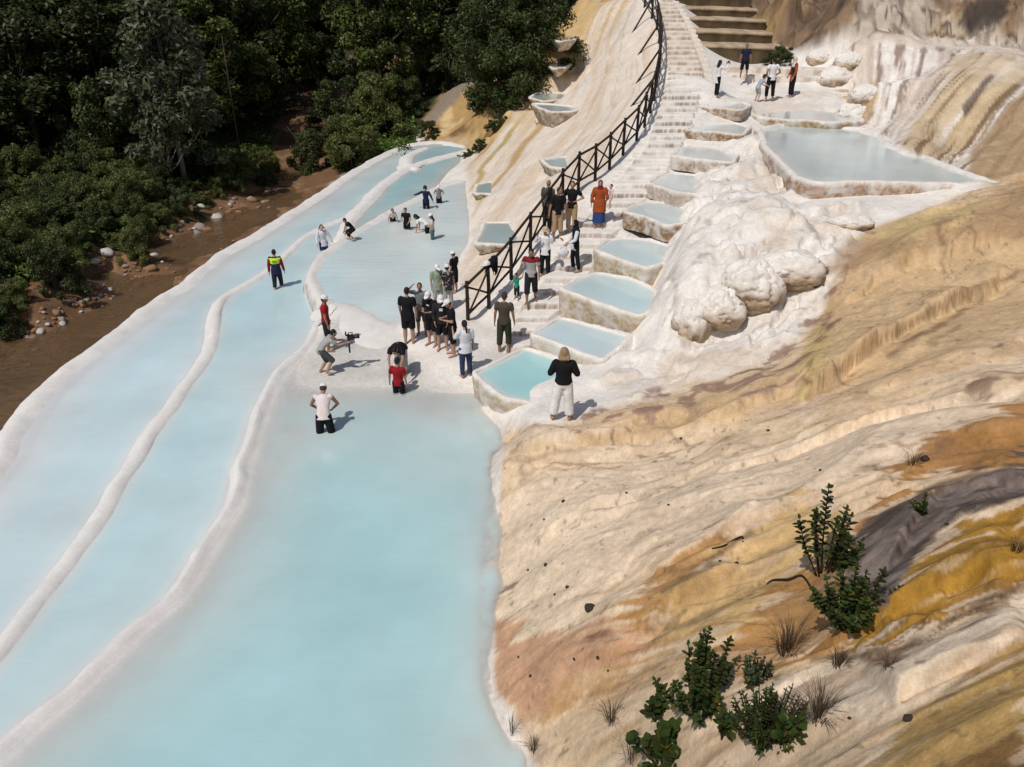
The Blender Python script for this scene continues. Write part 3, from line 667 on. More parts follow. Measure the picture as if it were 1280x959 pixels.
# thin dark cracks and specks over the hillside
paint((.13,.08,.055), mh_near * .7 * sstep(.55, .68, fbm(SHw * 3, GX * .9, octv=4, seed=191)))
paint((.15,.10,.07), mh_near * .55 * sstep(.50, .62, fbm(GX * 9, GY * 9, octv=3, seed=192)))
fn = fbm(GX * 6 + 2 * SHw, GY * 6, octv=4, seed=195, gain=.65)
C3[:] = C3 * (1 + (mh_near * .20 * fn + mh_near * .14 * fbm(GX * 20, GY * 20, octv=3, seed=196) + mw * .2 * fbm(GX * 4, GY * 4, octv=4, seed=197) + mm * .05 * n2 + mr_ * .3 * n2)[..., None])
paint((.20,.125,.08), mh_near * .65 * sstep(.035, .0, np.abs(fbm(SHw * 2.2 + 3, GX * .45, octv=4, seed=198))) * sstep(.0, .4, fbm(GX * .5, GY * .5, octv=2, seed=199)))
g_ = C3.mean(-1, keepdims=True); C3[:] = np.clip(g_ + (C3 - g_) * (1 + .05 * mh_near + .12 * ma + .1 * mw)[..., None], .01, .9)
C3[:] = C3 * (1 - (.14 * sstep(540, 900, PY) * sstep(700, 1250, PX) * mh_near)[..., None]) if False else C3
# shore crust
shoreW = [tuple(at_z(x, y, 0)[:2]) for x, y in SHORE_C]
ds = line_dist(GX, GY, shoreW)
paint((.72,.66,.6), sstep(.16, .05, ds))

# ------------------------------------------------------------------ rims: profile along a line, also used for depth
def shift(L, d):
    L = np.asarray(L)[:, :2]; T = np.gradient(L, axis=0); T /= np.linalg.norm(T, axis=1)[:, None]
    return [tuple(p) for p in L + np.stack([T[:, 1], -T[:, 0]], 1) * d]
POLY_A = [tuple(p[:2]) for p in W_OUT[:-1]] + [tuple(p[:2]) for p in W(LINE_FAR[::-1], 0)][1:-2] + shift(W_ONE, .35)[::-1]
POLY_B = [tuple(p[:2]) for p in W_ONE] + [tuple(p[:2]) for p in W([(440,275),(432,294)], 0)] + shift(W_LIPL, .3)[:9][::-1] + shift(W_TWO, .35)[::-1]
POLY_F = shift(W_FAR, -.1) + [tuple(p[:2]) for p in W([(592,196),(585,224)], 0)] + shift(W_LIPL, .3)[6:-1][::-1]
def rim_profile(d, crest, half, skirt): return np.where(d < half, crest, crest - (d - half) * skirt)
RIMS = [(W_ONE, -.06, .12, 1.3), (W_TWO, .05, .10, 1.3), (W_FAR, .03, .16, .9), (W_ARC, .03, .16, .9), (W_OUT, -.13, .25, .45)]
floor = GZ.copy()
for L, crest, half, sk in RIMS:
    floor = np.maximum(floor, rim_profile(line_dist(GX, GY, [tuple(p[:2]) for p in L]), crest, half, sk))

floor_c = np.maximum(floor, rim_profile(line_dist(GX, GY, [tuple(p[:2]) for p in W_TWO]), .04, .12, .38))
def grid_faces(mask):
    ii, jj = np.nonzero(mask[:-1, :-1] & mask[1:, :-1] & mask[:-1, 1:] & mask[1:, 1:])
    q = np.stack([ii * NR + jj, (ii + 1) * NR + jj, (ii + 1) * NR + jj + 1, ii * NR + jj + 1], 1)
    used = np.unique(q); remap = np.full(NA * NR, -1, np.int64); remap[used] = np.arange(len(used))
    return used, remap[q]

used, F = grid_faces(np.ones_like(GX, bool))
V = np.stack([GX.ravel(), GY.ravel(), GZ.ravel()], 1)[used]
rgh = np.clip(.22 + mh_near * .8 + ma * .25 + mw * .6 + mr_ + mc + soft(FOREST, 6) + rb, 0, 1)
ground = mesh_obj('travertine_hillside', V, F[:, ::-1], M_SOIL, col=C3.reshape(-1, 3)[used], attrs={'rgh': rgh.ravel()[used]})
tag(ground, kind='structure')

def water_sheet(name, poly, z, shallow, deep, k=.28, mat=None, fl=None, kop=.05, omin=.88):
    ins = in_poly(GX, GY, poly)
    used, F = grid_faces(ins)
    x, y = GX.ravel()[used], GY.ravel()[used]
    dep = np.maximum(z - (floor if fl is None else fl).ravel()[used], 0)
    dep = dep * (1 + .25 * fbm(x * .5, y * .5, octv=4, seed=201))
    t = 1 - np.exp(-dep / k)
    c = np.array(shallow) * (1 - t[:, None]) + np.array(deep) * t[:, None]
    op = omin + (1 - omin) * (1 - np.exp(-(dep + .004) / kop))
    o = mesh_obj(name, np.stack([x, y, np.full_like(x, z)], 1), F[:, ::-1], mat or M_WATER, col=c, attrs={'opac': np.clip(op, 0.05, 1)})
    return tag(o, kind='structure')
SHAL = (.62,.61,.575)
w_a = water_sheet('pool_water', POLY_A, ZA, (.70,.73,.73), (.52,.70,.745), .35)
w_b = water_sheet('pool_water', POLY_B, ZB, (.68,.70,.69), (.475,.68,.72), .28)
w_c = water_sheet('pool_water', POLY_C, ZC, (.64,.65,.63), (.37,.615,.645), .38, fl=floor_c, omin=.08, kop=.09)
w_d = water_sheet('pool_water', POLY_D, ZD, (.70,.69,.665), (.52,.69,.715), .22, M_WET)
w_f = water_sheet('pool_water', POLY_F, ZF, SHAL, (.33,.60,.66), .25)
w_g = water_sheet('pool_water', POLY_G, ZF + .03, SHAL, (.37,.60,.64), .25)
# stream
ins = (driv < 3.6 + .6 * n1) & (GY < 60) & (GX < -3)
used, F = grid_faces(ins)
x, y = GX.ravel()[used], GY.ravel()[used]
zst = np.full_like(x, -1.80)
m_river, nt, b = new_mat('stream_water')
b.inputs['Base Color'].default_value = (.16,.10,.05,1); b.inputs['Roughness'].default_value = .06; b.inputs['Alpha'].default_value = .6
geo = N(nt, 'ShaderNodeNewGeometry'); nz = N(nt, 'ShaderNodeTexNoise', Scale=3.5, Detail=4.0); nt.links.new(geo.outputs['Position'], nz.inputs['Vector'])
bp = N(nt, 'ShaderNodeBump', Strength=.9, Distance=.09); nt.links.new(nz.outputs['Fac'], bp.inputs['Height']); nt.links.new(bp.outputs[0], b.inputs['Normal'])
stream = tag(mesh_obj('stream_water', np.stack([x, y, zst], 1), F[:, ::-1], m_river), kind='structure')

def sweep(name, line, prof, label, step=.12, amp=(.05, .03), crest_col=WHITE, side_col=None, seed=0, dark=None, mat=None, group=None):
    P3 = resample(catmull(line, 8), step)
    n = len(P3); T = np.gradient(P3[:, :2], axis=0); T /= np.linalg.norm(T, axis=1)[:, None]
    Nn = np.stack([T[:, 1], -T[:, 0]], 1)          # right-hand side of travel
    s = np.arange(n) * step
    wob = amp[0] * fbm(s * .9, s * 0 + seed, octv=4, seed=seed)
    endf = np.minimum(s, s[-1] - s); V = []; Cc = []
    for k, (o, dz) in enumerate(prof):
        of = o * (1 + .34 * fbm(s * .7, s * 0 + k * 3.3, octv=3, seed=seed + 5)) + wob + amp[1] * fbm(s * 4, s * 0 + k * 1.7, octv=3, seed=seed + 9)
        zz = dz + amp[1] * fbm(s * 2.5, s * 0 + k * 2.1, octv=3, seed=seed + 3) * (1 if dz > -.5 else 2) - .35 * (1 - sstep(0, .4, endf))
        V.append(np.stack([P3[:, 0] + Nn[:, 0] * of, P3[:, 1] + Nn[:, 1] * of, P3[:, 2] + zz], 1))
        c = np.array(crest_col)[None].repeat(n, 0) * (1 + .06 * fbm(s * 2, s * 0 + k, octv=3, seed=seed + 2))[:, None]
        if dark is not None and k in dark:
            m = sstep(-.1, .25, fbm(s * 5, s * 0 + k, octv=3, seed=seed + 4))[:, None] * dark[k]
            c = c * (1 - m) + np.array([.22, .17, .13]) * m
        Cc.append(c)
    K = len(prof); V = np.concatenate(V); Cc = np.concatenate(Cc)
    F = []
    for k in range(K - 1):
        i = np.arange(n - 1)
        F.append(np.stack([k * n + i, k * n + i + 1, (k + 1) * n + i + 1, (k + 1) * n + i], 1))
    o = mesh_obj(name, V, np.concatenate(F), mat or M_RIM, col=Cc)
    return tag(o, label, 'pool rim', group)
RC = (.73,.71,.685)
sweep('pool_rim', W_OUT, [(-1.3,-2.3),(-.9,-1.5),(-.62,-.7),(-.42,-.18),(-.3,-.04),(-.14,.05),(.04,.035),(.2,-.02),(.4,-.1),(.8,-.3)], 'thick white outer rim between the milky pools and the brown stream', amp=(.12,.03), seed=1, dark={0:.8,1:.6,2:.25}, crest_col=(.74,.715,.69))
sweep('pool_rim', W_ONE, [(-.55,-.5),(-.3,-.2),(-.16,-.04),(-.06,.02),(.06,.025),(.16,-.02),(.3,-.14),(.55,-.42)], 'low winding rim between the two long pale channels on the left', amp=(.08,.018), seed=2, crest_col=RC)
sweep('pool_rim', W_TWO, [(-.5,-.5),(-.26,-.24),(-.16,-.06),(-.07,.025),(.03,.035),(.10,-.03),(.2,-.06),(.5,-.13),(1.0,-.30)], 'long crusty rim curving along the big turquoise pool', amp=(.08,.022), seed=3, crest_col=RC)
sweep('pool_rim', W_LIPL, [(-.42,-.75),(-.30,-.45),(-.2,-.16),(-.13,-.03),(-.03,.03),(.10,.015),(.35,-.06),(.8,-.22)], 'raised lip with a speckled face around the shallow rippled pool', amp=(.06,.03), seed=4, dark={0:.5,1:.9,2:.5}, crest_col=(.69,.67,.64))
sweep('pool_rim', W_LIPD, [(-.6,-.25),(-.3,-.06),(-.05,.0),(.1,.01),(.35,-.03),(.8,-.12),(1.3,-.3)], 'smooth lip where the rippled pool spills onto the pale shelf', amp=(.05,.02), seed=5, crest_col=(.69,.67,.64))
sweep('pool_rim', W_FAR, [(-.9,-.45),(-.4,-.15),(-.15,.01),(0,.04),(.15,.01),(.4,-.15),(.9,-.45)], 'narrow rim dividing the bright turquoise far pool from the channel', amp=(.08,.03), seed=6, crest_col=RC)
sweep('pool_rim', W_ARC, [(-.9,-.45),(-.4,-.15),(-.15,.01),(0,.04),(.15,.01),(.4,-.15),(.9,-.45)], 'small curved rim around the farthest turquoise pool', amp=(.06,.03), seed=7, crest_col=RC)

# ------------------------------------------------------------------ stairway
def stair_curve(pts):
    C = resample(catmull([at_stair(x, y) for x, y in pts], 8), .05); return C
CL, CR = stair_curve(PATH_L), stair_curve(PATH_R)
def at_level(C, z): return np.array([np.interp(z, C[:, 2], C[:, 0]), np.interp(z, C[:, 2], C[:, 1])])
RISE = .165; levels = np.arange(.36, 8.0, RISE)
V = []; Cc = []; F = []; M = 120
for i, z in enumerate(levels):
    a, b_ = at_level(CL, z - .02), at_level(CR, z - .02); a2, b2 = at_level(CL, z + RISE + .1), at_level(CR, z + RISE + .1)
    w = np.linalg.norm(b_ - a); dirx = (b_ - a) / w
    ext0, ext1 = .25, .35
    t = np.linspace(-ext0 / w, 1 + ext1 / w, M)
    fr = a[None] + (b_ - a)[None] * t[:, None]; bk = a2[None] + (b2 - a2)[None] * t[:, None]
    nrm = (bk - fr); nrm /= np.linalg.norm(nrm, axis=1)[:, None] + 1e-6
    s = t * w
    wob = .07 * fbm(s * 1.3, s * 0 + i * 7.7, octv=4, seed=301)
    edge = sstep(0, .12, t) * sstep(1.0, .9, t)
    wear = .035 * fbm(s * 1.1, s * 0 + i * 5.1, octv=3, seed=302)
    fade = (1 - edge) * .13; fade[0] += .6; fade[-1] += .6
    rows = [(-.03 + wob, z - RISE - .05), (-.02 + wob + .02 * fbm(s * 6, s * 0 + i, seed=303), z - RISE * .5), (0.0 + wob, z - .03), (.035 + wob, z), (.15 + wob * .5, z + .005), (None, z + .0)]
    b0 = len(V)
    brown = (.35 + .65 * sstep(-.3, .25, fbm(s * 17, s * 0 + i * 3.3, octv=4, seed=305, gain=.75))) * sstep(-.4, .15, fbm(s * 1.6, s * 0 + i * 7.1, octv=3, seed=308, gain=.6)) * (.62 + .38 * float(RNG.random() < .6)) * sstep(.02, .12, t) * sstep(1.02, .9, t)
    upper = float(sstep(4.6, 5.6, np.array(z)))
    for k, (o, zz) in enumerate(rows):
        p = bk if o is None else fr + nrm * (np.asarray(o)[:, None] if np.ndim(o) else o)
        h = np.full(M, zz) + (wear if k >= 2 else 0) - fade
        for j in range(M): V.append((p[j, 0], p[j, 1], h[j]))
        base = np.array(WHITE)[None].repeat(M, 0) * (1 + .05 * fbm(s * 3, s * 0 + k + i, seed=307))[:, None]
        base = base * (1 - upper * .35) + np.array([.62,.5,.36]) * upper * .35
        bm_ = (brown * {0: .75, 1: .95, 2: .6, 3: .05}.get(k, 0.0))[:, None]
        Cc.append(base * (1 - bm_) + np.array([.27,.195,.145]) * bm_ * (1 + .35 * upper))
    for k in range(5):
        for j in range(M - 1):
            F.append((b0 + k * M + j, b0 + k * M + j + 1, b0 + (k + 1) * M + j + 1, b0 + (k + 1) * M + j))
stairs = mesh_obj('stairway', np.array(V), np.array(F), M_TRAV, col=np.concatenate(Cc))
tag(stairs, 'long flight of white crusted steps climbing beside the wooden fence', 'stairway')

# ------------------------------------------------------------------ ray casting against what has been built
def bvh_of(objs):
    V = []; F = []
    for o in objs:
        me = o.data; n = len(me.vertices); co = np.empty(n * 3); me.vertices.foreach_get('co', co); co = co.reshape(-1, 3) + np.array(o.location)
        b = sum(len(v) for v in V); V.append(co)
        F += [tuple(b + i for i in p.vertices) for p in me.polygons]
    return BVHTree.FromPolygons([tuple(v) for v in np.concatenate(V)], F)
# ------------------------------------------------------------------ terrace pools beside the stairs and basins on the slope
def offset_ring(P2, off):
    n = len(P2); T = np.roll(P2, -1, 0) - np.roll(P2, 1, 0); T /= np.linalg.norm(T, axis=1)[:, None] + 1e-9
    Nn = np.stack([T[:, 1], -T[:, 0]], 1)
    return P2 + Nn * (off if np.isscalar(off) else np.asarray(off)[:, None])

def pool(name, px, z, bottom, label, cat, group, rim=.16, rimh=.07, taper=.05, wall=(.55,.43,.29), wall_amt=.6, water=(.40,.57,.59), rnd=2, seed=0, wcol=(.66,.67,.645), waterk=.4, batter=0.0):
    wall = (wall[0] * .78, wall[1] * .72, wall[2] * .58); wall_amt = min(.92, wall_amt * 1.1)
    if name == 'terrace_pool' and z > .7: g_ = sum(water) / 3 * 1.04; water = tuple(v * .66 + g_ * .34 for v in water)
    P2 = np.array([at_z(x, y, z)[:2] for x, y in px])
    area = .5 * np.sum(P2[:, 0] * np.roll(P2[:, 1], -1) - np.roll(P2[:, 0], -1) * P2[:, 1])
    if area < 0: P2 = P2[::-1]
    P2 = resample(P2, .06, True)
    for _ in range(rnd): P2 = (np.roll(P2, 1, 0) + 2 * P2 + np.roll(P2, -1, 0)) / 4
    n = len(P2); c = P2.mean(0)
    x, y = P2[:, 0], P2[:, 1]
    wob = .035 * fbm(x * 1.8, y * 1.8, octv=4, seed=seed)
    hgt = .03 * fbm(x * 2.2, y * 2.2, octv=4, seed=seed + 1)
    H = z - bottom
    rings = []; cols = []
    W3 = np.array(WHITE)
    def ring(off, zz, col, dirt=0.0):
        R = offset_ring(P2, off + wob)
        drip = .0
        if dirt: drip = .035 * np.abs(fbm(x * 5 + y * 2, y * 5, octv=3, seed=seed + 2)) * 2
        R = offset_ring(P2, off + wob + drip)
        rings.append(np.column_stack([R, np.full(n, 1.0) * zz]))
        m = dirt * sstep(-.45, .15, fbm(x * 4.5 + zz * 3, y * 4.5, np.full(n, zz * 5), octv=4, seed=seed + 3))
        if dirt: m = np.clip(m * (.55 + .9 * sstep(-.3, .3, fbm(x * 15, y * 15, np.full(n, zz * 15), octv=3, seed=seed + 6))), 0, 1)
        cc = np.array(col)[None].repeat(n, 0) * (1 + .07 * fbm(x * 3, y * 3, octv=3, seed=seed + 4))[:, None]
        cols.append(cc * (1 - m[:, None]) + np.array(wall) * m[:, None])
    ring(-rim * .9, z - .12, wcol); ring(-rim * .2, z - .02, wcol); ring(.0, z + .01, W3 * .97); ring(rim * .16, z + rimh * .85 + hgt, W3); ring(rim * .55, z + rimh + hgt, W3)
    ring(rim * .95, z + rimh * .9 + hgt, W3); ring(rim * 1.15, z + rimh * .55 + hgt, W3 * .98, wall_amt * .35); ring(rim * 1.24, z - .05 + hgt, W3 * .95, wall_amt * .8)
    nk = max(5, int(H / .045))
    for k in range(1, nk + 1):
        f = k / nk
        ring(rim * 1.25 - taper * f - batter * f, z - .05 - (H - .05) * f, W3 * .9, wall_amt * (0.75 + .25 * sstep(0, .3, f)))
    K = len(rings); V = np.concatenate(rings); F = []
    i = np.arange(n)
    for k in range(K - 1):
        F.append(np.stack([k * n + i, k * n + (i + 1) % n, (k + 1) * n + (i + 1) % n, (k + 1) * n + i], 1))
    root = empty(name, (float(c[0]), float(c[1]), float(bottom)))
    tag(root, label, cat, group)
    V = V - np.array(root.location)
    mesh_obj('basin', V, np.concatenate(F)[:, ::-1], M_TRAV, root, col=np.concatenate(cols))
    # water: rings shrinking towards the middle
    rr = []; cc = []; oo = []
    for f, dcol in [(0, .15), (.06, .5), (.16, .85), (.4, 1), (1.0, 1)]:
        R = c + (P2 - c) * (1 - f)
        rr.append(np.column_stack([R, np.full(n, z)])); d = dcol
        cc.append((np.array(wcol) * (1 - d) + np.array(water) * d)[None].repeat(n, 0)); oo.append(np.full(n, min(1, .25 + d)))
    K = len(rr); F = []
    for k in range(K - 1):
        F.append(np.stack([k * n + i, k * n + (i + 1) % n, (k + 1) * n + (i + 1) % n, (k + 1) * n + i], 1))
    wob_ = mesh_obj('water', np.concatenate(rr) - np.array(root.location), np.concatenate(F)[:, ::-1] if False else np.concatenate(F), M_WATER, root, col=np.concatenate(cc), attrs={'opac': np.ones(n * K)})
    return root

G1 = 'terraced pools stepping down beside the stairway'
pool('terrace_pool', TP[1][0], TP[1][1], .0, 'lowest terraced pool, bright turquoise, behind the woman in white trousers', 'terrace pool', G1, rim=.10, rimh=.04, wall=(.52,.42,.27), wall_amt=.55, water=(0.369,0.627,0.638), seed=401)
pool('terrace_pool', TP[2][0], TP[2][1], .45, 'second terraced pool up, pale blue, just above the lowest turquoise one', 'terrace pool', G1, rim=.10, rimh=.04, wall=(.6,.48,.34), wall_amt=.35, water=(0.473,0.655,0.689), seed=402)
pool('terrace_pool', TP[3][0], TP[3][1], .62, 'large terraced pool with a tall yellowish front, beside the father and child', 'terrace pool', G1, rim=.10, rimh=.04, wall=(.55,.43,.26), wall_amt=.62, water=(0.451,0.655,0.689), seed=403)
pool('terrace_pool', TP[4][0], TP[4][1], 1.2, 'rounded terraced pool with a yellow mottled front, beside the woman in the black headscarf', 'terrace pool', G1, rim=.10, rimh=.04, wall=(.55,.43,.24), wall_amt=.6, water=(0.517,0.655,0.661), seed=404)
pool('terrace_pool', TP[5][0], TP[5][1], 1.85, 'terraced pool with a rough brown crusted front, beside the family in orange', 'terrace pool', G1, rim=.10, rimh=.04, wall=(.36,.235,.145), wall_amt=.95, water=(0.550,0.661,0.655), seed=405)
pool('terrace_pool', TP[6][0], TP[6][1], 2.35, 'terraced pool with faint brown drips down its white front, sixth from the bottom', 'terrace pool', G1, rim=.10, rimh=.04, wall=(.5,.37,.28), wall_amt=.5, water=(0.583,0.661,0.650), seed=406)
pool('terrace_pool', TP[7][0], TP[7][1], 2.9, 'terraced pool with a pink brown front, below the crusted brown one near the top', 'terrace pool', G1, rim=.10, rimh=.04, wall=(.42,.28,.2), wall_amt=.65, water=(0.605,0.672,0.667), seed=407)
pool('terrace_pool', TP[8][0], TP[8][1], 3.35, 'terraced pool with a dark brown hanging crust, second from the top', 'terrace pool', G1, rim=.10, rimh=.04, wall=(.34,.22,.13), wall_amt=1.0, water=(0.605,0.672,0.667), seed=408)
pool('terrace_pool', TP[9][0], TP[9][1], 3.9, 'topmost small terraced pool below the woman taking a picture', 'terrace pool', G1, rim=.10, rimh=.04, wall=(.42,.29,.21), wall_amt=.8, water=(0.638,0.683,0.678), seed=409)
pool('terrace_pool', [(932,141),(950,136),(1000,134),(1058,140),(1076,151),(1040,153),(990,150),(955,147)], 3.98, 3.6, 'shallow ochre rimmed pool at the feet of the people on the upper terrace', 'terrace pool', None, rim=.15, rimh=.05, wall=(.43,.29,.14), wall_amt=.9, water=(0.550,0.605,0.565), seed=410)
pool('terrace_pool', [(952,163),(985,157),(1040,160),(1085,164),(1120,184),(1170,205),(1252,236),(1180,230),(1080,228),(1022,229),(1000,222),(985,208),(962,186)], 3.75, 3.15, 'broad upper pool of still pale water below the brown streaked rock wall', 'terrace pool', None, rim=.2, rimh=.08, wall=(.47,.31,.23), wall_amt=.75, water=(0.462,0.616,0.633), seed=411)

def ray_ground(px, py, skip=None):
    dg = bpy.context.evaluated_depsgraph_get()
    hit, loc, nor, idx, ob, mat = scene.ray_cast(dg, Vector((0, 0, CAMH)), Vector(ray(px, py)).normalized())
    return (np.array(loc), np.array(nor), ob) if hit else (at_y(px, py, 60), np.array([0, 0, 1.0]), None)
bpy.context.view_layer.update()
G2 = 'small trough basins on the striped slope'
QB = [([(597,304),(603,292),(608,279),(640,279),(662,281),(659,303),(640,306)], (634,280), .55, 'largest grey trough basin on the slope, with dark holes under its lip', (.30,.22,.12)),
      ([(595,242),(598,231),(612,228),(629,229),(637,242)], (612,230), .55, 'lowest trough basin at the foot of the slope, above an olive stained block', (.30,.25,.08)),
      ([(680,200),(700,197),(726,197),(724,211),(708,211),(689,209)], (705,198), .7, 'boat shaped trough basin beside the fence, with a mossy pointed underside', (.33,.25,.11)),
      ([(667,130),(690,131),(727,135),(716,139),(690,140),(676,135)], (705,131), .9, 'high boat shaped trough basin with a tan pointed underside', (.42,.31,.18)),
      ([(664,122),(672,116),(706,117),(704,124),(680,127)], (690,117), .4, 'small pale trough basin just above the boat shaped one high on the slope', (.55,.44,.3)),
      ([(690,48),(700,44),(720,44),(716,50),(700,52)], (706,45), .5, 'round lipped trough basin at the bushes near the top of the slope', (.55,.42,.3)),
      ([(688,82),(698,79),(712,80),(704,85),(692,86)], (700,80), .45, 'ochre trough basin between the bush and the upper slope', (.43,.27,.08))]
for k, (poly, back, H, lab, wc) in enumerate(QB):
    p, nn, ob = ray_ground(*back)
    pool('trough_basin', poly, float(p[2]) + .03, float(p[2]) - H, lab, 'trough basin', G2, rim=.13, rimh=.04, taper=.05, batter=.35, wall=wc, wall_amt=.85, water=(.36,.43,.43) if k != 2 else (.45,.54,.54), rnd=3, seed=430 + 7 * k, wcol=(.5,.5,.46))

# mossy cascade steps at the top
G3 = 'mossy cascade steps below the brown cliff'
for k, (pl, pr, wid, lab) in enumerate([((862,56),(985,60),1.9,'lowest mossy cascade step, right behind the man in navy'),((858,38),(966,42),1.9,'second mossy cascade step up behind the man in navy'),
        ((850,22),(958,26),2.0,'middle dark green brown cascade step'),((842,9),(946,12),2.0,'fourth cascade step from the bottom, pale topped'),((836,-6),(940,-6),3.0,'topmost cascade step at the edge of the picture')]):
    z = 6.35 + .62 * k if False else None
    Y = 42.6 + 1.9 * k
    a, b_ = at_y(*pl, Y), at_y(*pr, Y + .5)
    n = 60; t = np.linspace(0, 1, n); s = t * np.linalg.norm(b_ - a)
    base = a[None] + (b_ - a)[None] * t[:, None]
    wob = .12 * fbm(s * .8, s * 0 + k * 9, octv=4, seed=451)
    rows = [(.05, -1.1), (.02, -.6), (-.0, -.3), (-.03, -.13), (-.05, -.10), (-.05, .0), (.25, .02), (1.2, .04), (2.9, .08)]
    V = []; Cc = []
    for r, (o, dz) in enumerate(rows):
        V.append(np.column_stack([base[:, 0], base[:, 1] + o + wob, base[:, 2] + dz + .04 * fbm(s * 2, s * 0 + r * .5, octv=3, seed=452)]))
        col = np.array([.50,.39,.27]) if r >= 5 else (np.array([.42,.31,.19]) if r in (3, 4) and r == 4 else np.array([.14,.098,.055]))
        m = sstep(-.2, .3, fbm(s * 2.5, s * 0 + r * .3 + k, octv=4, seed=453))[:, None] * (.6 if r < 4 else .25)
        Cc.append(col * (1 - m) + np.array([.075,.052,.03]) * m)
    i = np.arange(n - 1)
    F = np.concatenate([np.stack([r * n + i, r * n + i + 1, (r + 1) * n + i + 1, (r + 1) * n + i], 1) for r in range(len(rows) - 1)])
    tag(mesh_obj('cascade_step', np.concatenate(V), F, M_TRAV, col=np.concatenate(Cc), smooth=False), lab, 'stone step', G3)

# low broad steps under the people on the upper terrace
G4 = 'low white steps on the upper terrace'
for k, (pl, pr, Y, col, lab) in enumerate([((905,93),(1052,101),36.2,(.70,.64,.58),'low white step under the man in navy'),((985,103),(1056,110),35.2,(.70,.62,.55),'low white step behind the woman in the orange cardigan'),
        ((1000,112),(1060,118),34.6,(.60,.45,.30),'tan edged step to the right of the woman in the orange cardigan'),((1012,121),(1064,128),34.0,(.55,.41,.24),'ochre step at the edge of the shallow upper pool'),((895,84),(1048,90),37.0,(.70,.64,.58),'topmost low white step below the cascade')]):
    a, b_ = hill_pt(*pl), hill_pt(*pr)
    a[2] = b_[2] = (a[2] + b_[2]) / 2 + .10
    n = 50; t = np.linspace(0, 1, n); s = t * np.linalg.norm(b_ - a); base = a[None] + (b_ - a)[None] * t[:, None]
    wob = .10 * fbm(s * 1.1, s * 0 + k * 5, octv=4, seed=461)
    rows = [(-.05, -.45), (-.03, -.10), (0, -.02), (.06, 0), (.5, .01), (1.0, -.06), (1.3, -.3)]
    V = []; Cc = []
    for r, (o, dz) in enumerate(rows):
        V.append(np.column_stack([base[:, 0], base[:, 1] + o + wob, base[:, 2] + dz + .03 * fbm(s * 2, s * 0 + r * .4, octv=3, seed=462)]))
        m = sstep(-.1, .3, fbm(s * 4, s * 0 + r + k, octv=4, seed=463))[:, None] * (.6 if r < 3 else .15)
        Cc.append(np.array(col) * (1 - m) + np.array([.36,.25,.18]) * m)
    i = np.arange(n - 1)
    F = np.concatenate([np.stack([r * n + i, r * n + i + 1, (r + 1) * n + i + 1, (r + 1) * n + i], 1) for r in range(len(rows) - 1)])
    tag(mesh_obj('terrace_step', np.concatenate(V), F, M_TRAV, col=np.concatenate(Cc)), lab, 'stone step', G4)

# bulging flowstone lumps on the white mound
def lump(name, c, r, label, seed, group=None, squash=(1,1,1), white_top=True, cat='flowstone', nu=90, nv=60, tilt=0.0):
    u = np.linspace(0, 2 * math.pi, nu, endpoint=False); v = np.linspace(0.02, math.pi - .02, nv)
    U, Vv = np.meshgrid(u, v)
    d = np.stack([np.sin(Vv) * np.cos(U), np.sin(Vv) * np.sin(U), np.cos(Vv)], -1)
    f = 1 + .26 * fbm(d[..., 0] * 1.6 + seed, d[..., 1] * 1.6, d[..., 2] * 1.2, 4, seed) + .07 * (ridged(U * 2.4 + .6 * d[..., 2], d[..., 2] * .6, 3, seed + 6) - .6) * np.sin(Vv) - .22 * np.maximum(0, .5 - np.abs(fbm(d[..., 0] * 1.7, d[..., 1] * 1.7 + seed, d[..., 2] * 1.7, 4, seed + 1)) * 5) + .03 * fbm(d[..., 0] * 7, d[..., 1] * 7, d[..., 2] * 7 + seed, 3, seed + 2)
    p = d * f[..., None] * r * np.array(squash)
    p[..., 1] += tilt * p[..., 2]
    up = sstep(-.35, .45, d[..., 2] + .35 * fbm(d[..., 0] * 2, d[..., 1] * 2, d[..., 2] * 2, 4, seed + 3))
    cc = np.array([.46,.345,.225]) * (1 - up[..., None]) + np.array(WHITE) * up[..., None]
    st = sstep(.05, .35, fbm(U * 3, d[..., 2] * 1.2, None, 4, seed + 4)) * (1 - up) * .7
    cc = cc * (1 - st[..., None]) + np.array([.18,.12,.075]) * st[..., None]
    F = []
    I, J = np.meshgrid(np.arange(nv - 1), np.arange(nu), indexing='ij'); J2 = (J + 1) % nu
    F = np.stack([I * nu + J, (I + 1) * nu + J, (I + 1) * nu + J2, I * nu + J2], -1).reshape(-1, 4)
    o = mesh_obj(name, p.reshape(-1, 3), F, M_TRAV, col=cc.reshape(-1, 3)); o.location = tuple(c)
    return tag(o, label, cat, group)
G5 = 'bulging flowstone lumps of the white mound'
for k, (px, py, rpx, lab, sq) in enumerate([(940,366,37,'large round cracked flowstone boulder with a dark gap beneath it',(1,1,.92)),(898,392,30,'tan flowstone lump to the left of the round cracked boulder, dark cave below',(1.1,1,1)),
        (985,345,34,'overhanging flowstone lump with dark drips to the right of the round boulder',(1.3,1,.75)),(866,400,26,'flowstone buttress with a tan foot at the left end of the mound',(1,1,1.3)),
        ]):
    p, nn, ob = ray_ground(px, py)
    dep = p[1] * CP - (p[2] - CAMH) * SP
    r = rpx / FPX * dep
    d = ray(px, py); d /= np.linalg.norm(d)
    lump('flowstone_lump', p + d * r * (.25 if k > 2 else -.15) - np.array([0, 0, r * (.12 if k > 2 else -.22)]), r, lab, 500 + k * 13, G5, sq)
lump('flowstone_lump', ray_ground(1062,277)[0] + np.array([0,0,-.05]), .42, 'small brown undercut stone lying on the white flat below the broad pool', 640, None, (1.5,.8,.5))
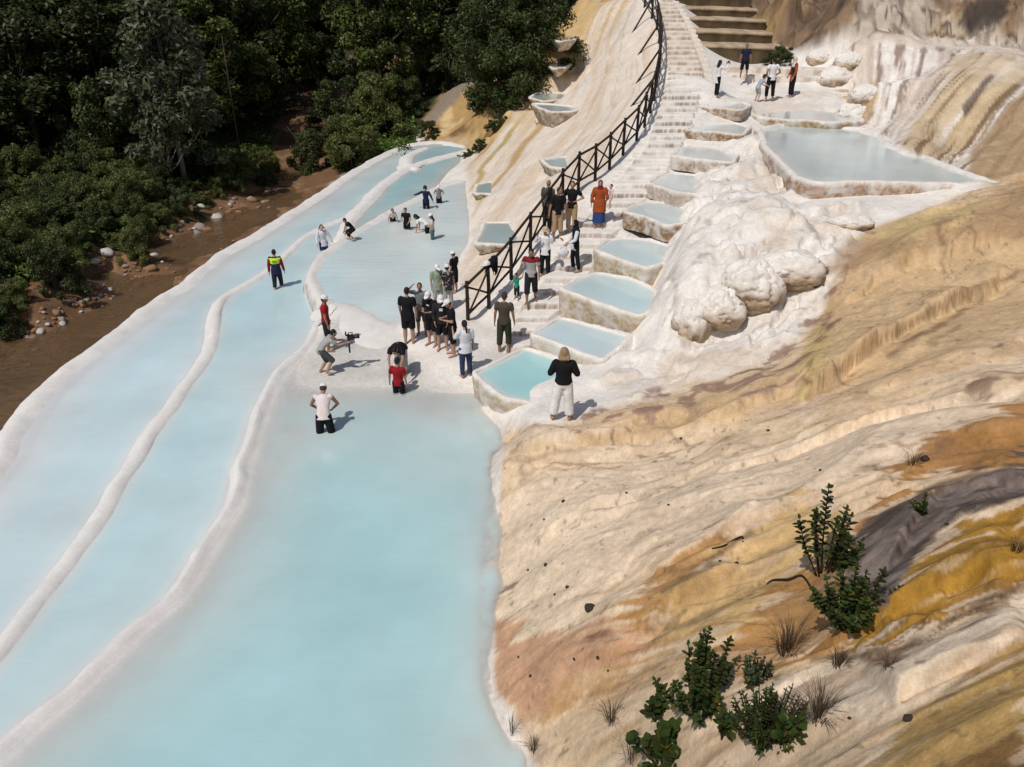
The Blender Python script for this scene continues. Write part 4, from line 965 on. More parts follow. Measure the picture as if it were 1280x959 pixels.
for k, (px, py, rpx, lab) in enumerate([(1045,95,17,'rounded white rock at the foot of the streaked wall'),(1062,75,14,'white rock above the ochre steps at the corner of the streaked wall'),(1070,140,20,'tan rock standing at the right end of the shallow ochre pool'),(1085,118,16,'brown hollowed rock in the corner of the streaked wall'),(1025,70,12,'low white rock beside the dark shrub on the terrace')]):
    p, nn, ob = ray_ground(px, py); dep = p[1] * CP - (p[2] - CAMH) * SP; r = rpx / FPX * dep
    lump('terrace_rock', p - np.array([0, 0, r * .35]), r, lab, 700 + k * 11, 'rocks at the foot of the streaked wall', (1.35,.9,1.0))

# ------------------------------------------------------------------ wooden fence
M_WOOD = plain('dark_wood', (.035,.024,.018), .8, .4, 14, .35, .2)
bpy.context.view_layer.update()
FBASE = [(585,400),(611,374),(639,342),(663,309),(686,277),(703,254),(723,232),(744,220),(762,205),(779,187),(796,170),(806,152),(813,136),(818,120),(821,103),(823.5,85),(824.5,66),(824,50),(821,34),(815,18),(806,4),(796,-8)]
FP = [at_stair(*p) for p in FBASE]
FP[0] = ray_ground(585,400)[0]
for p in FP[1:]: p[2] = max(p[2] - .02, float(sample_grid(GZ, p[0], p[1])))
fence = empty('wooden_fence', tuple(FP[0])); tag(fence, 'dark brown timber fence with crossed braces curving up along the stairway', 'fence')
f0 = np.array(FP[0])
PH = 1.08
for i, p in enumerate(FP):
    mb = MB(); q = p - f0
    jit = np.array([random.uniform(-.02, .02), random.uniform(-.02, .02), 0])
    mb.tube([q + [0,0,-.25], q + [0,0,.4], q + jit + [0,0,PH + random.uniform(.02,.08)]], [.055,.052,.048], 8)
    mb.build('post', M_WOOD, fence, smooth=False)
for i in range(len(FP) - 1):
    a, b_ = FP[i] - f0, FP[i + 1] - f0
    for nm, z0, z1, w in [('top_rail', PH - .04, PH - .04, .043), ('bottom_rail', .16, .16, .035), ('brace', .2, PH - .1, .03), ('brace', PH - .12, .2, .03)]:
        mb = MB(); off = {'brace': .04 if z0 < z1 else -.03}.get(nm, 0.0)
        d = (b_ - a); sd = np.array([d[1], -d[0], 0]); sd /= np.linalg.norm(sd)
        e = d / np.linalg.norm(d) * (.10 if nm == 'top_rail' else 0)
        mid = (a + b_) / 2 + [0, 0, (z0 + z1) / 2 + random.uniform(-.015, .015)]
        mb.tube([a - e + sd * off + [0,0,z0], mid + sd * off, b_ + e + sd * off + [0,0,z1]], [w, w * .95, w], 7)
        mb.build(nm, M_WOOD, fence, smooth=False)
for i, (px, py) in zip((12, 14, 16, 18, 20), [(801,94),(808,60),(803,36),(789,14),(780,2)]):
    pass
for i in (13, 15, 17, 19):
    a = FP[i] - f0 + [0, 0, .8]
    d = FP[i + 1] - FP[i - 1]; sd = np.array([-d[1], d[0], 0]); sd /= np.linalg.norm(sd)
    g = FP[i] + sd * .95; g[2] = float(sample_grid(GZ, g[0], g[1])) - .05
    mb = MB(); mb.tube([a, g - f0], [.045, .045], 7); mb.build('strut', M_WOOD, fence, smooth=False)
# ------------------------------------------------------------------ people: one continuous body each, clothes and hair as children
def nrm(v): v = np.asarray(v, float); return v / np.linalg.norm(v)
def rotx(a): c, s = math.cos(a), math.sin(a); return np.array([[1,0,0],[0,c,-s],[0,s,c]])
def rotz(a): c, s = math.cos(a), math.sin(a); return np.array([[c,-s,0],[s,c,0],[0,0,1]])

class Figure:
    def __init__(f, h, lean=0, side=0, hp=8, hy=0, ar=None, al=None, lr=None, ll=None, build=1.0, kid=0.0, grip=.6):
        f.h = h; f.b = build; f.kid = kid
        hd = 1 + .32 * kid
        A0 = ((.17,.03,-1),(.06,.22,-1)); L0 = ((.05,.02,-1),(.02,-.04,-1))
        ar, al, lr, ll = ar or A0, al or A0, lr or L0, ll or L0
        tl = .275; th, sh = .245 - .02 * kid, .235 - .02 * kid
        hip = np.zeros(3)
        la = math.radians(lean); sa = math.radians(side)
        d1 = nrm([math.sin(sa * .5), math.sin(la * .6), math.cos(la * .6)]); d2 = nrm([math.sin(sa), math.sin(la * 1.15), math.cos(la * 1.15)])
        f.waist = hip + d1 * tl * .36; f.chest = f.waist + d2 * tl * .40; f.neck = f.chest + d2 * tl * .30
        f.hip, f.d1, f.d2 = hip, d1, d2
        f.sh = {}; f.el = {}; f.wr = {}; f.hdir = {}; f.kn = {}; f.an = {}; f.hj = {}
        for s, arm, leg in ((1, ar, lr), (-1, al, ll)):
            m = np.array([s, 1, 1])
            f.sh[s] = f.neck - d2 * .022 + np.array([s * .102 * (1 - .1 * kid), 0, 0])
            f.el[s] = f.sh[s] + nrm(np.array(arm[0]) * m) * .165; f.wr[s] = f.el[s] + nrm(np.array(arm[1]) * m) * .14
            f.hdir[s] = nrm(np.array(arm[2] if len(arm) > 2 else arm[1]) * m)
            f.hj[s] = hip + np.array([s * .048, 0, -.012]); f.kn[s] = f.hj[s] + nrm(np.array(leg[0]) * m) * th; f.an[s] = f.kn[s] + nrm(np.array(leg[1]) * m) * sh
        ha = la * .55 + math.radians(hp)
        f.HR = rotz(math.radians(hy)) @ rotx(-ha)
        f.head = f.neck + d2 * .03 + f.HR @ np.array([0, .012, .068 * hd]); f.hd = hd
        low = min(f.an[1][2], f.an[-1][2]) - .038
        off = -np.array([(f.an[1][0] + f.an[-1][0]) / 2, (f.an[1][1] + f.an[-1][1]) / 2, low])
        for k in ('hip', 'waist', 'chest', 'neck', 'head'): setattr(f, k, getattr(f, k) + off)
        for D in (f.sh, f.el, f.wr, f.hj, f.kn, f.an):
            for s in D: D[s] = D[s] + off
        f.grip = grip
    def ell(f, c, d, rx, ry, n=18):
        d = nrm(d); a = np.array([1.0, 0, 0]); a = nrm(a - d * np.dot(a, d)); b = np.cross(d, a)
        return [c + a * rx * math.cos(t) + b * ry * math.sin(t) for t in [2 * math.pi * k / n for k in range(n)]]
    def torso(f, mb, g=0.0, lo=-.045, hi=1.0, flare=0.0, hem=False):
        b = f.b; R = []; lr_ = (.089, .064) if hem else (.070, .050)
        for p, d, rx, ry in [(f.hip + f.d1 * lo, f.d1, lr_[0] + flare, lr_[1] + flare), (f.hip + f.d1 * (lo * .5), f.d1, .086 + flare * .8, .060 + flare * .8), (f.hip + f.d1 * .02, f.d1, .088 + flare * .4, .061 + flare * .4), (f.waist - f.d1 * .02, f.d1, .077, .053), (f.waist + f.d2 * .03, f.d2, .079, .054),
                             (f.chest - f.d2 * .02, f.d2, .091, .060), (f.chest + f.d2 * .03, f.d2, .096, .060), (f.neck - f.d2 * .028, f.d2, .088, .048), (f.neck - f.d2 * .008, f.d2, .055, .036), (f.neck + f.d2 * .006, f.d2, .034, .032)]:
            R.append(f.ell(p, d, (rx + g) * (b if rx < .1 else b), (ry + g) * b))
        mb.loft(R)
    def limb(f, mb, a, b_, r0, r1, g=0.0, frac=1.0, n=12, mid=None):
        e = a + (b_ - a) * frac; rr = r0 + (r1 - r0) * frac
        m = a + (e - a) * .45
        mb.tube([a - (e - a) * .02, m, e], [r0 + g, (mid or (r0 + rr) / 2 * 1.04) + g, rr + g], n)
    def hand(f, mb, s):
        w, d = f.wr[s], f.hdir[s]
        side = nrm(np.cross(d, [0, 1, 0.15])) ; nb = np.cross(side, d)
        if np.dot(side, [s, 0, 0]) < 0: pass
        th_side = 1 if np.dot(nb, [0, 1, 0]) > 0 else -1
        # palm is wide along nb, thin along side
        mb.ball(w + d * .028, (.011, .021, .030), 10, 8, np.stack([side, nb, d], 1))
        inward = -side if np.dot(side, [s, 0, 0]) > 0 else side
        for k, (o, L) in enumerate([(.0155, .040), (.0055, .045), (-.0050, .042), (-.0150, .033)]):
            b0 = w + d * .048 + nb * o * th_side; c = f.grip
            p1 = b0 + (d + inward * .35 * c) * L * .45; p2 = p1 + (d * (1 - .5 * c) + inward * .8 * c) * L * .35; p3 = p2 + (d * (1 - .9 * c) + inward * c) * L * .28
            mb.tube([b0 - d * .012, p1, p2, p3], [.0056, .0054, .0050, .0042], 7)
        t0 = w + d * .016 + nb * .016 * th_side; t1 = t0 + (d * .6 + nb * .75 * th_side + inward * .2) * .022; t2 = t1 + (d * .95 + nb * .1 * th_side + inward * .25) * .022
        mb.tube([t0, t1, t2], [.0072, .0062, .0050], 7)
    def foot(f, mb, s, g=0.0):
        a = f.an[s]; shin = f.an[s] - f.kn[s]; fw = np.array([s * .22, 1, 0.]); fw = nrm(fw)
        if abs(nrm(shin)[2]) < .55: fw = nrm(np.array([0, -.2, -1]))
        up = np.array([0, 0, 1.0])
        mb.tube([a + up * .012, a - up * .016 - fw * .012], [.020 + g, .0215 + g], 10)
        mb.tube([a - up * .020 - fw * .020, a - up * .019 + fw * .03, a - up * .026 + fw * .075, a - up * .031 + fw * .105], [.017 + g, .020 + g, .0145 + g, .007 + g], 10, sx=1.25)
        if g == 0:
            sd = np.cross(fw, up)
            for k in range(5): mb.ball(a - up * .031 + fw * (.104 - .005 * k) + sd * s * (-.018 + .009 * k), (.006 - .0006 * k, .012, .006), 8, 6, np.stack([sd, fw, up], 1))
    def body(f):
        mb = MB(); hd = f.hd; b = f.b
        f.torso(mb, -.004)
        mb.tube([f.neck - f.d2 * .03, f.neck + f.d2 * .012, f.head - f.HR @ np.array([0, .006, .04])], [.036, .029, .029], 12)
        H = f.HR
        mb.ball(f.head, np.array([.043, .054, .062]) * hd, 18, 14, H)
        mb.ball(f.head + H @ np.array([0, .018, -.034]) * hd, np.array([.031, .034, .033]) * hd, 14, 10, H)
        mb.tube([f.head + H @ np.array([0, .049, .008]) * hd, f.head + H @ np.array([0, .062, -.012]) * hd, f.head + H @ np.array([0, .05, -.018]) * hd], [.0055 * hd, .009 * hd, .007 * hd], 8)
        for s in (1, -1):
            mb.ball(f.head + H @ np.array([s * .044, -.004, -.004]) * hd, np.array([.006, .011, .017]) * hd, 8, 7, H)
            f.limb(mb, f.sh[s], f.el[s], .030 * b, .0215 * b); mb.ball(f.sh[s], .031 * b, 12, 9); mb.ball(f.el[s], .0215 * b, 10, 8)
            f.limb(mb, f.el[s], f.wr[s], .0225 * b, .0145 * b); mb.ball(f.wr[s], .0145, 8, 7); f.hand(mb, s)
            f.limb(mb, f.hj[s], f.kn[s], .052 * b, .033 * b); mb.ball(f.kn[s], .0335 * b, 12, 9)
            f.limb(mb, f.kn[s], f.an[s], .033 * b, .020 * b, mid=.032 * b); f.foot(mb, s)
        return mb
    def shirt(f, sleeve=.55, hem=-.05, g=.008, flare=.006):
        mb = MB(); b = f.b
        f.torso(mb, g, hem, flare=flare, hem=True)
        for s in (1, -1):
            mb.ball(f.sh[s] - np.array([s * .004, 0, .004]), .034 * b + g * .6, 12, 9)
            if sleeve > 0:
                f.limb(mb, f.sh[s], f.el[s], .034 * b, .030 * b, g * .7, min(1, sleeve * 1.0))
            if sleeve > 1:
                mb.ball(f.el[s], .027 * b + g * .6, 10, 8); f.limb(mb, f.el[s], f.wr[s], .027 * b, .021 * b, g * .5, sleeve - 1)
        return mb
    def trousers(f, length=1.9, g=.008, wide=0.0):
        mb = MB(); b = f.b
        R = [f.ell(f.hip - f.d1 * .07, f.d1, .075 * b + g, .052 * b + g), f.ell(f.hip - f.d1 * .03, f.d1, .090 * b + g, .063 * b + g), f.ell(f.hip + f.d1 * .03, f.d1, .086 * b + g, .060 * b + g), f.ell(f.waist - f.d1 * .025, f.d1, .078 * b + g * .8, .055 * b + g * .8)]
        mb.loft(R)
        for s in (1, -1):
            f.limb(mb, f.hj[s] + np.array([0, 0, .01]), f.kn[s], .054 * b, .038 * b + wide * .6, g, min(1, length))
            mb.ball(f.hj[s], .055 * b + g, 12, 9)
            if length > 1:
                mb.ball(f.kn[s], .037 * b + g + wide * .6, 12, 9); f.limb(mb, f.kn[s], f.an[s], .037 * b + wide * .6, .028 * b + wide, g, length - 1)
        return mb
    def skirt(f, bottom=.25, top=.0, r=.12):
        mb = MB(); c = f.hip
        zs = [(0.045 + top, .09), (-.03, .102), (-.12, .102 + (r - .1) * .4), (bottom - .52, r)]
        mb.loft([[c + np.array([math.cos(t) * rr * (1 + .05 * math.sin(t * 7)), math.sin(t) * rr * .8 * (1 + .05 * math.sin(t * 7 + 1)), z]) for t in [2 * math.pi * k / 42 for k in range(42)]] for z, rr in zs])
        return mb
    def hair(f, kind):
        mb = MB(); H = f.HR; hd = f.hd; P = lambda x, y, z: f.head + H @ np.array([x, y, z]) * hd
        big = {'curly': 1.16, 'fro': 1.22, 'long': 1.05}.get(kind, 1.0)
        mb.ball(P(0, -.010, .010), np.array([.0475, .053, .0585]) * hd * big, 18, 14, H)
        mb.ball(P(0, -.022, -.012), np.array([.043, .036, .040]) * hd * big, 14, 10, H)
        dn = np.array([0, -.02, -1.0])
        if kind == 'pony':
            mb.tube([P(0, -.055, .02), P(0, -.085, .0), P(0, -.085, -.05), P(0, -.07, -.11), P(0, -.06, -.15)], [.012, .019, .02, .016, .006], 10)
        if kind == 'tails':
            for s in (1, -1): mb.tube([P(s * .045, -.01, .01), P(s * .065, -.005, -.02), P(s * .066, .0, -.07)], [.012, .017, .007], 9)
        if kind in ('long', 'curly'):
            L = .17 if kind == 'long' else .10
            for s in (-1, -.5, 0, .5, 1):
                mb.tube([P(s * .04, -.02, .01), P(s * .05, -.036, -.05), P(s * .047, -.05 - .01 * (1 - abs(s)), -L * .75), P(s * .04, -.048, -L)], [.02, .024 * big, .022 * big, .008], 10)
        return mb
    def hijab(f, drop=.10):
        mb = MB(); H = f.HR; hd = f.hd; P = lambda x, y, z: f.head + H @ np.array([x, y, z]) * hd
        mb.ball(P(0, -.008, .006), np.array([.052, .056, .066]) * hd, 18, 14, H)
        mb.ball(P(0, .004, -.045), np.array([.048, .050, .045]) * hd, 16, 10, H)
        mb.loft([f.ell(f.neck + f.d2 * .05, f.d2, .045, .045), f.ell(f.neck + f.d2 * .0, f.d2, .075, .062), f.ell(f.neck - f.d2 * .05, f.d2, .112, .078), f.ell(f.neck - f.d2 * drop, f.d2, .10, .080)])
        return mb
    def cap(f, back=False):
        H = f.HR; hd = f.hd; mb = MB(); c = f.head + H @ np.array([0, -.004, .014]) * hd
        V = []; nu, nv = 22, 8; F = []
        for i in range(nv + 1):
            th = math.pi * .52 * i / nv
            for j in range(nu):
                ph = 2 * math.pi * j / nu
                V.append(c + H @ (np.array([math.sin(th) * math.cos(ph) * .051, math.sin(th) * math.sin(ph) * .061, math.cos(th) * .060]) * hd))
        for i in range(nv):
            for j in range(nu):
                k = (j + 1) % nu; F.append((i * nu + j, (i + 1) * nu + j, (i + 1) * nu + k, i * nu + k))
        mb.add(V, F)
        br = MB(); s = -1 if back else 1; V = []; F = []
        n = 14
        for lay in (0, .004):
            for ring in (0, 1):
                for k in range(n):
                    a = math.pi * (.12 + .76 * k / (n - 1))
                    rx, ry = (.050, .060) if ring == 0 else (.046, .060)
                    y = math.sin(a) * ry * s + (ring * .048 * s * math.sin(a) ** .8)
                    V.append(c + H @ (np.array([math.cos(a) * rx, y, .0 - ring * .012 * math.sin(a) + lay]) * hd))
        for lay in (0, 1):
            o = lay * 2 * n
            for k in range(n - 1): F.append((o + k, o + k + 1, o + n + k + 1, o + n + k))
        for k in range(n - 1): F.append((n + k, n + k + 1, 3 * n + k + 1, 3 * n + k))
        br.add(V, F)
        return mb, br

JOBS = []      # (figure mesh jobs waiting to be fused)
def fuse_all():
    tmp = []
    for job in JOBS:
        mb, vox, it = job['mb'], job['vox'], job['it']
        me = bpy.data.meshes.new('tmp'); me.from_pydata([tuple(np.asarray(v)) for v in mb.V], [], mb.F)
        o = bpy.data.objects.new('tmp', me); COL.objects.link(o)
        r = o.modifiers.new('r', 'REMESH'); r.mode = 'VOXEL'; r.voxel_size = vox
        s = o.modifiers.new('s', 'SMOOTH'); s.factor = .5; s.iterations = it
        tmp.append(o)
    bpy.context.view_layer.update()
    dg = bpy.context.evaluated_depsgraph_get()
    for o, job in zip(tmp, JOBS):
        me = bpy.data.meshes.new_from_object(o.evaluated_get(dg))
        n = len(me.vertices); co = np.empty(n * 3); me.vertices.foreach_get('co', co); co = co.reshape(-1, 3)
        F = [tuple(p.vertices) for p in me.polygons]
        job['V'], job['F'] = co, F
        bpy.data.meshes.remove(me)
    for o in tmp:
        me = o.data; bpy.data.objects.remove(o); bpy.data.meshes.remove(me)

def cloth(name, rgb, rough=.85): return plain('cloth_' + name, rgb, rough, .9, 9, .22, .12)
M_SKIN = plain('skin', (.40,.235,.165), .55, .1, 60, .06, .3)
M_SKIN2 = plain('skin_tan', (.30,.165,.105), .55, .1, 60, .06, .3)
M_SKIN3 = plain('skin_fair', (.50,.32,.245), .55, .1, 60, .06, .3)
M_EYE = plain('eye_dark', (.02,.015,.012), .3, 0, 30, 0, .4)
M_LIP = plain('lips', (.33,.13,.11), .5, 0, 30, 0, .3)
HAIRC = {'black': plain('hair_black', (.012,.010,.009), .6, .5, 90, .3, .3), 'brown': plain('hair_brown', (.05,.028,.018), .6, .5, 90, .3, .3), 'blonde': plain('hair_blonde', (.30,.20,.115), .65, .8, 70, .55, .3), 'grey': plain('hair_grey', (.12,.11,.10), .7, .5, 90, .3, .3)}
CL = {k: cloth(k, v) for k, v in dict(black=(.012,.012,.014), softblack=(.022,.022,.025), white=(.74,.73,.74), lilacwhite=(.66,.65,.70), pinkwhite=(.72,.62,.62), red=(.27,.014,.022), maroon=(.20,.018,.030), navy=(.018,.022,.055), jeans=(.035,.05,.11), grey=(.36,.36,.35), darkgrey=(.075,.075,.075), olive=(.075,.060,.042), darkgreen=(.038,.045,.026), sage=(.27,.34,.25), green=(.01,.30,.20), orange=(.33,.075,.022), blue=(.03,.06,.19), tan=(.42,.285,.17), khaki=(.40,.30,.20), teal=(.07,.13,.13), pink=(.66,.45,.42), lime=(.55,.75,.05), straw=(.52,.39,.24), beige=(.60,.52,.44), greyblue=(.34,.37,.42), midgrey=(.22,.22,.22)).items()}
# dark printed fabric: pale flecks
def printed(name, base, fleck, scale):
    m, nt, b = new_mat(name); b.inputs['Roughness'].default_value = .85
    tc = N(nt, 'ShaderNodeTexCoord'); v = N(nt, 'ShaderNodeTexVoronoi', Scale=scale); nt.links.new(tc.outputs['Object'], v.inputs['Vector'])
    lt = N(nt, 'ShaderNodeMath', operation='LESS_THAN'); lt.inputs[1].default_value = .28; nt.links.new(v.outputs['Distance'], lt.inputs[0])
    mx = N(nt, 'ShaderNodeMix', data_type='RGBA'); mx.inputs[6].default_value = (*base, 1); mx.inputs[7].default_value = (*fleck, 1)
    nt.links.new(lt.outputs[0], mx.inputs[0]); nt.links.new(mx.outputs[2], b.inputs['Base Color']); return m
CL['floral'] = printed('cloth_floral', (.015,.015,.017), (.42,.40,.36), 16)

SC = []
TOPS = {(348, 361): 313, (405, 312): 280, (491, 275): 257, (509, 287): 259, (541, 299): 267, (533, 261): 232, (549, 254): 231, (411, 438): 369, (499, 491): 447, (512, 430): 360, (528, 418): 353, (541, 431): 363, (554, 437): 368, (567, 444): 374, (583, 471): 401, (548, 386): 330, (561, 388): 331, (569, 366): 314, (630, 441): 367, (646, 374): 341, (664, 377): 309, (681, 345): 284, (720, 339): 275, (696, 299): 234, (684, 287): 225, (714, 291): 226, (748, 284): 225, (895, 121): 75, (929, 97): 54.5, (961, 127): 71.5, (945, 127): 93, (988, 121): 71, (701, 525): 437, (405, 468): 414, (407, 541): 490, (503, 468): 424, (535, 291): 269, (440, 299): 272}
PEOPLE = []
def ground_hit(px, py):
    dg = bpy.context.evaluated_depsgraph_get(); d = Vector(ray(px, py)).normalized(); o = Vector((0, 0, CAMH))
    for _ in range(8):
        hit, loc, nor, idx, ob, m = scene.ray_cast(dg, o, d)
        if not hit: break
        if ob.parent is fence or ob.get('category') in ('person',) or ob.name.startswith(('pool_water', 'water')): o = loc + d * .02; continue
        return np.array(loc)
    return at_stair(px, py)

def person(px, py, h, yaw, label, pose, wear, skin=None, water=None, z=None, dz=0.0):
    """pose: Figure arguments; wear: list of (part name, shape, material); water = (level, depth)"""
    if water: p = at_z(px, py, water[0]); p[2] = water[0] - water[1]
    elif z is not None: p = at_z(px, py, z)
    else: p = ground_hit(px, py); p[2] += dz
    f = Figure(h, **pose)
    if (px, py) in TOPS:
        t = f.head[2] + .064 * f.hd; q = p.copy(); lo_, hi_ = .5, 1.4
        for _ in range(30):
            m_ = (lo_ + hi_) / 2; yy = project(np.array([p[0]]), np.array([p[1]]), np.array([p[2] + t * h * m_]))[1][0]
            if yy < TOPS[(px, py)]: hi_ = m_
            else: lo_ = m_
        SC.append((round(h, 2), round(m_, 2), px, py)); h = h * min(1.15, max(.78, m_)); f.h = h
    root = empty('person', tuple(p), math.radians(yaw)); tag(root, label, 'person')
    rec = dict(root=root, f=f, parts=[], skin=skin or M_SKIN, h=h, yaw=yaw); PEOPLE.append(rec)
    JOBS.append(dict(mb=f.body(), vox=.0058, it=2)); rec['body'] = JOBS[-1]
    for w in wear:
        nm, mb, mat = w[0], w[1], w[2]
        fused = w[3] if len(w) > 3 else True
        m = mb(f)
        if isinstance(m, tuple):
            rec['parts'].append((nm, None, mat, m)); continue
        if fused: JOBS.append(dict(mb=m, vox=.0078, it=4)); JOBS[-1]['split'] = w[4] if len(w) > 4 else None; rec['parts'].append((nm, JOBS[-1], mat, None))
        else: rec['parts'].append((nm, None, mat, m))
    return rec

tee = lambda m, **k: ('shirt', (lambda f: f.shirt(**k)), CL[m])
longs = lambda m, **k: ('shirt', (lambda f: f.shirt(sleeve=1.9, **k)), CL[m])
pants = lambda m, L=1.93, **k: ('trousers', (lambda f: f.trousers(L, **k)), CL[m])
shorts = lambda m, L=.92, **k: ('shorts', (lambda f: f.trousers(L, **k)), CL[m])
hairp = lambda kind='short', c='black': ('hair', (lambda f: f.hair(kind)), HAIRC[c])
capp = lambda m='white', back=False: ('cap', (lambda f: f.cap(back)), CL[m])
hij = lambda m, **k: ('headscarf', (lambda f: f.hijab(**k)), CL[m])
def patch_front(w, hgt, up=.0, y=1, x=0.0):
    """a small printed emblem lying on the chest (y=1) or the back (y=-1)"""
    def fn(f):
        mb = MB(); c = f.chest + f.d2 * up; n = np.cross(np.array([1., 0, 0]), f.d2) * -1
        n = nrm(np.cross(f.d2, np.array([1., 0, 0]))) * y
        k = 9; pts = []
        for i in range(k):
            for sgn in (0, 1): pass
        V = []; F = []
        nx, nz = 9, 6
        rx, ry = (.096 + .012) * f.b, (.060 + .012) * f.b
        for lay in (0, .003):
            for j in range(nz):
                for i in range(nx):
                    a = x + (i / (nx - 1) - .5) * w; b_ = (j / (nz - 1) - .5) * hgt
                    bl = .80 + .35 * (.5 + .5 * math.sin(i * 2.3 + j * 1.7))
                    a *= bl
                    yy = ry * math.sqrt(max(0.05, 1 - (a / rx) ** 2)) + lay
                    V.append(c + np.array([a, 0, 0]) + f.d2 * b_ + n * yy)
        for lay in (0, 1):
            o = lay * nx * nz
            for j in range(nz - 1):
                for i in range(nx - 1):
                    F.append((o + j * nx + i, o + j * nx + i + 1, o + (j + 1) * nx + i + 1, o + (j + 1) * nx + i))
        mb.add(V, F); return mb
    return fn
HANG = ((.17,.03,-1),(.06,.22,-1))
FOLD = ((.22,.05,-1),(-.55,.75,.05))
HIPH = ((.62,-.25,-.8),(-.75,.45,-.35))
RAISE = ((.30,.75,-.35),(-.35,.35,.9))
STEP1 = dict(lr=((.05,.25,-1),(.02,-.05,-1)), ll=((.05,-.15,-1),(.02,-.45,-1)))
KNEEL = dict(lr=((.08,.15,-1),(0,-1,-.15)), ll=((.08,.15,-1),(0,-1,-.15)))
WZ = .12

def vest_panel(f):
    mb = MB(); n = 20
    for y in (1, -1):
        V = []; F = []; nx, nz = 11, 8
        nn = nrm(np.cross(f.d2, np.array([1., 0, 0]))) * y
        for lay in (0, .004):
            for j in range(nz):
                t = j / (nz - 1); c = f.chest + f.d2 * (-.055 + .115 * t); w = .150 if t < .75 else .150 * (1 - (t - .75) * .9)
                rx, ry = (.0975 + .022 - .006 * t * t) * f.b, (.060 + .0235 - .016 * t * t * t) * f.b
                for i in range(nx):
                    a = (i / (nx - 1) - .5) * w
                    V.append(c + np.array([a, 0, 0]) + nn * (ry * math.sqrt(max(.05, 1 - (a / rx) ** 2)) + lay))
        for lay in (0, 1):
            o = lay * nx * nz
            for j in range(nz - 1):
                for i in range(nx - 1): F.append((o + j * nx + i, o + j * nx + i + 1, o + (j + 1) * nx + i + 1, o + (j + 1) * nx + i))
        mb.add(V, F)
    return mb
def vest_words(f):
    mb = MB(); nn = -nrm(np.cross(f.d2, np.array([1., 0, 0])))
    rng = random.Random(4)
    for row, z in ((0, .022), (1, -.006)):
        x = -.042
        while x < .042:
            wd = rng.uniform(.005, .010)
            c = f.chest + f.d2 * z + np.array([x, 0, 0]); a = x
            yy = (.060 + .0285) * f.b * math.sqrt(max(.05, 1 - (a / (.118 * f.b)) ** 2))
            mb.box(c + nn * yy, (wd, .004, rng.uniform(.009, .013)))
            x += wd + .003
    return mb
def yoke(f):
    mb = MB(); b = f.b; g = .0125
    mb.loft([f.ell(f.chest + f.d2 * .0, f.d2, (.094 + g) * b, (.060 + g) * b), f.ell(f.chest + f.d2 * .03, f.d2, (.096 + g) * b, (.060 + g) * b), f.ell(f.neck - f.d2 * .027, f.d2, (.088 + g) * b, (.048 + g) * b), f.ell(f.neck - f.d2 * .006, f.d2, (.055 + g) * b, (.036 + g) * b)])
    for s in (1, -1):
        mb.ball(f.sh[s] - np.array([s * .004, 0, .004]), .034 * b + g, 12, 9); f.limb(mb, f.sh[s], f.el[s], .036 * b, .032 * b, g * .8, .3)
    return mb
def brimhat(f, r=.085):
    mb = MB(); H = f.HR; hd = f.hd; c = f.head + H @ np.array([0, -.004, .022]) * hd
    prof = [(r, -.006), (r * .98, .0), (.058, .004), (.054, .03), (.045, .05), (.02, .056), (.002, .056)]
    mb.loft([[c + H @ (np.array([math.cos(t) * rr, math.sin(t) * rr * 1.1, z]) * hd) for t in [2 * math.pi * k / 24 for k in range(24)]] for rr, z in prof])
    return mb
# --- in the pools
person(348,361,1.74,8,'man in a lime and navy safety vest over red sleeves wading in the pale channel', dict(hp=12, ar=((.22,.05,-1),(.15,.25,-1)), al=((.2,-.1,-1),(.1,.1,-1)), **STEP1),
   [('shirt', lambda f: f.shirt(sleeve=1.9), CL['maroon']), ('vest', lambda f: f.shirt(sleeve=.0, g=.017, hem=-.07), CL['navy'], True, (CL['lime'], -.05, .072)), pants('softblack', 1.45), hairp()], water=(ZB,.2))
PEOPLE[-1]['extra'] = ('lettering', vest_words)
person(405,312,1.52,-150,'woman in loose white shirt and jeans, thigh deep by the curved lip', dict(lean=6, side=4, ar=((.25,.1,-1),(.1,.25,-1)), al=((.5,.1,-1),(.35,.15,-1))),
   [longs('lilacwhite', hem=-.09, flare=.015), pants('jeans'), hairp('tails', 'brown')], water=(ZB,.52), skin=M_SKIN3)
person(440,299,1.45,110,'boy in black crouching on the lip with one hand on the ground', dict(lean=38, ar=((.1,.5,-1),(.05,.3,-1)), al=((.15,.55,-1),(.05,.25,-1)), lr=((.25,1,-.35),(.05,-.5,-1)), ll=((.25,.8,-.6),(.05,-.9,-.6)), kid=.4),
   [tee('black'), shorts('black', 1.3), hairp()], z=.36)
person(491,275,1.30,190,'child kneeling low in the shallow pool with hands in the water', dict(lean=42, ar=((.35,.4,-1),(.1,.1,-1)), al=((.35,.4,-1),(.1,.1,-1)), kid=.6, **KNEEL),
   [tee('pinkwhite'), shorts('black', .8), hairp('short', 'brown')], water=(ZD,.16))
person(509,287,1.50,165,'child in black tee and shorts standing knee deep, hands together', dict(lean=6, hp=15, ar=((.35,.1,-1),(-.6,.7,-.2)), al=((.3,.1,-1),(-.3,.6,-.6)), kid=.35),
   [tee('black'), shorts('black', .75, wide=.01), hairp()], water=(ZD,.38))
person(535,291,1.40,75,'long haired child in white top bending to reach the water', dict(lean=62, ar=((.1,.35,-1),(.05,.1,-1)), al=((.15,.3,-1),(.05,.1,-1)), kid=.4),
   [tee('white'), pants('black'), hairp('long')], water=(ZD,.42))
person(541,299,1.46,95,'child in a white hat with long dark hair standing in the rippled pool', dict(hp=14, ar=FOLD, al=FOLD, kid=.3),
   [tee('beige'), pants('teal'), hairp('long'), capp()], water=(ZD,.34))
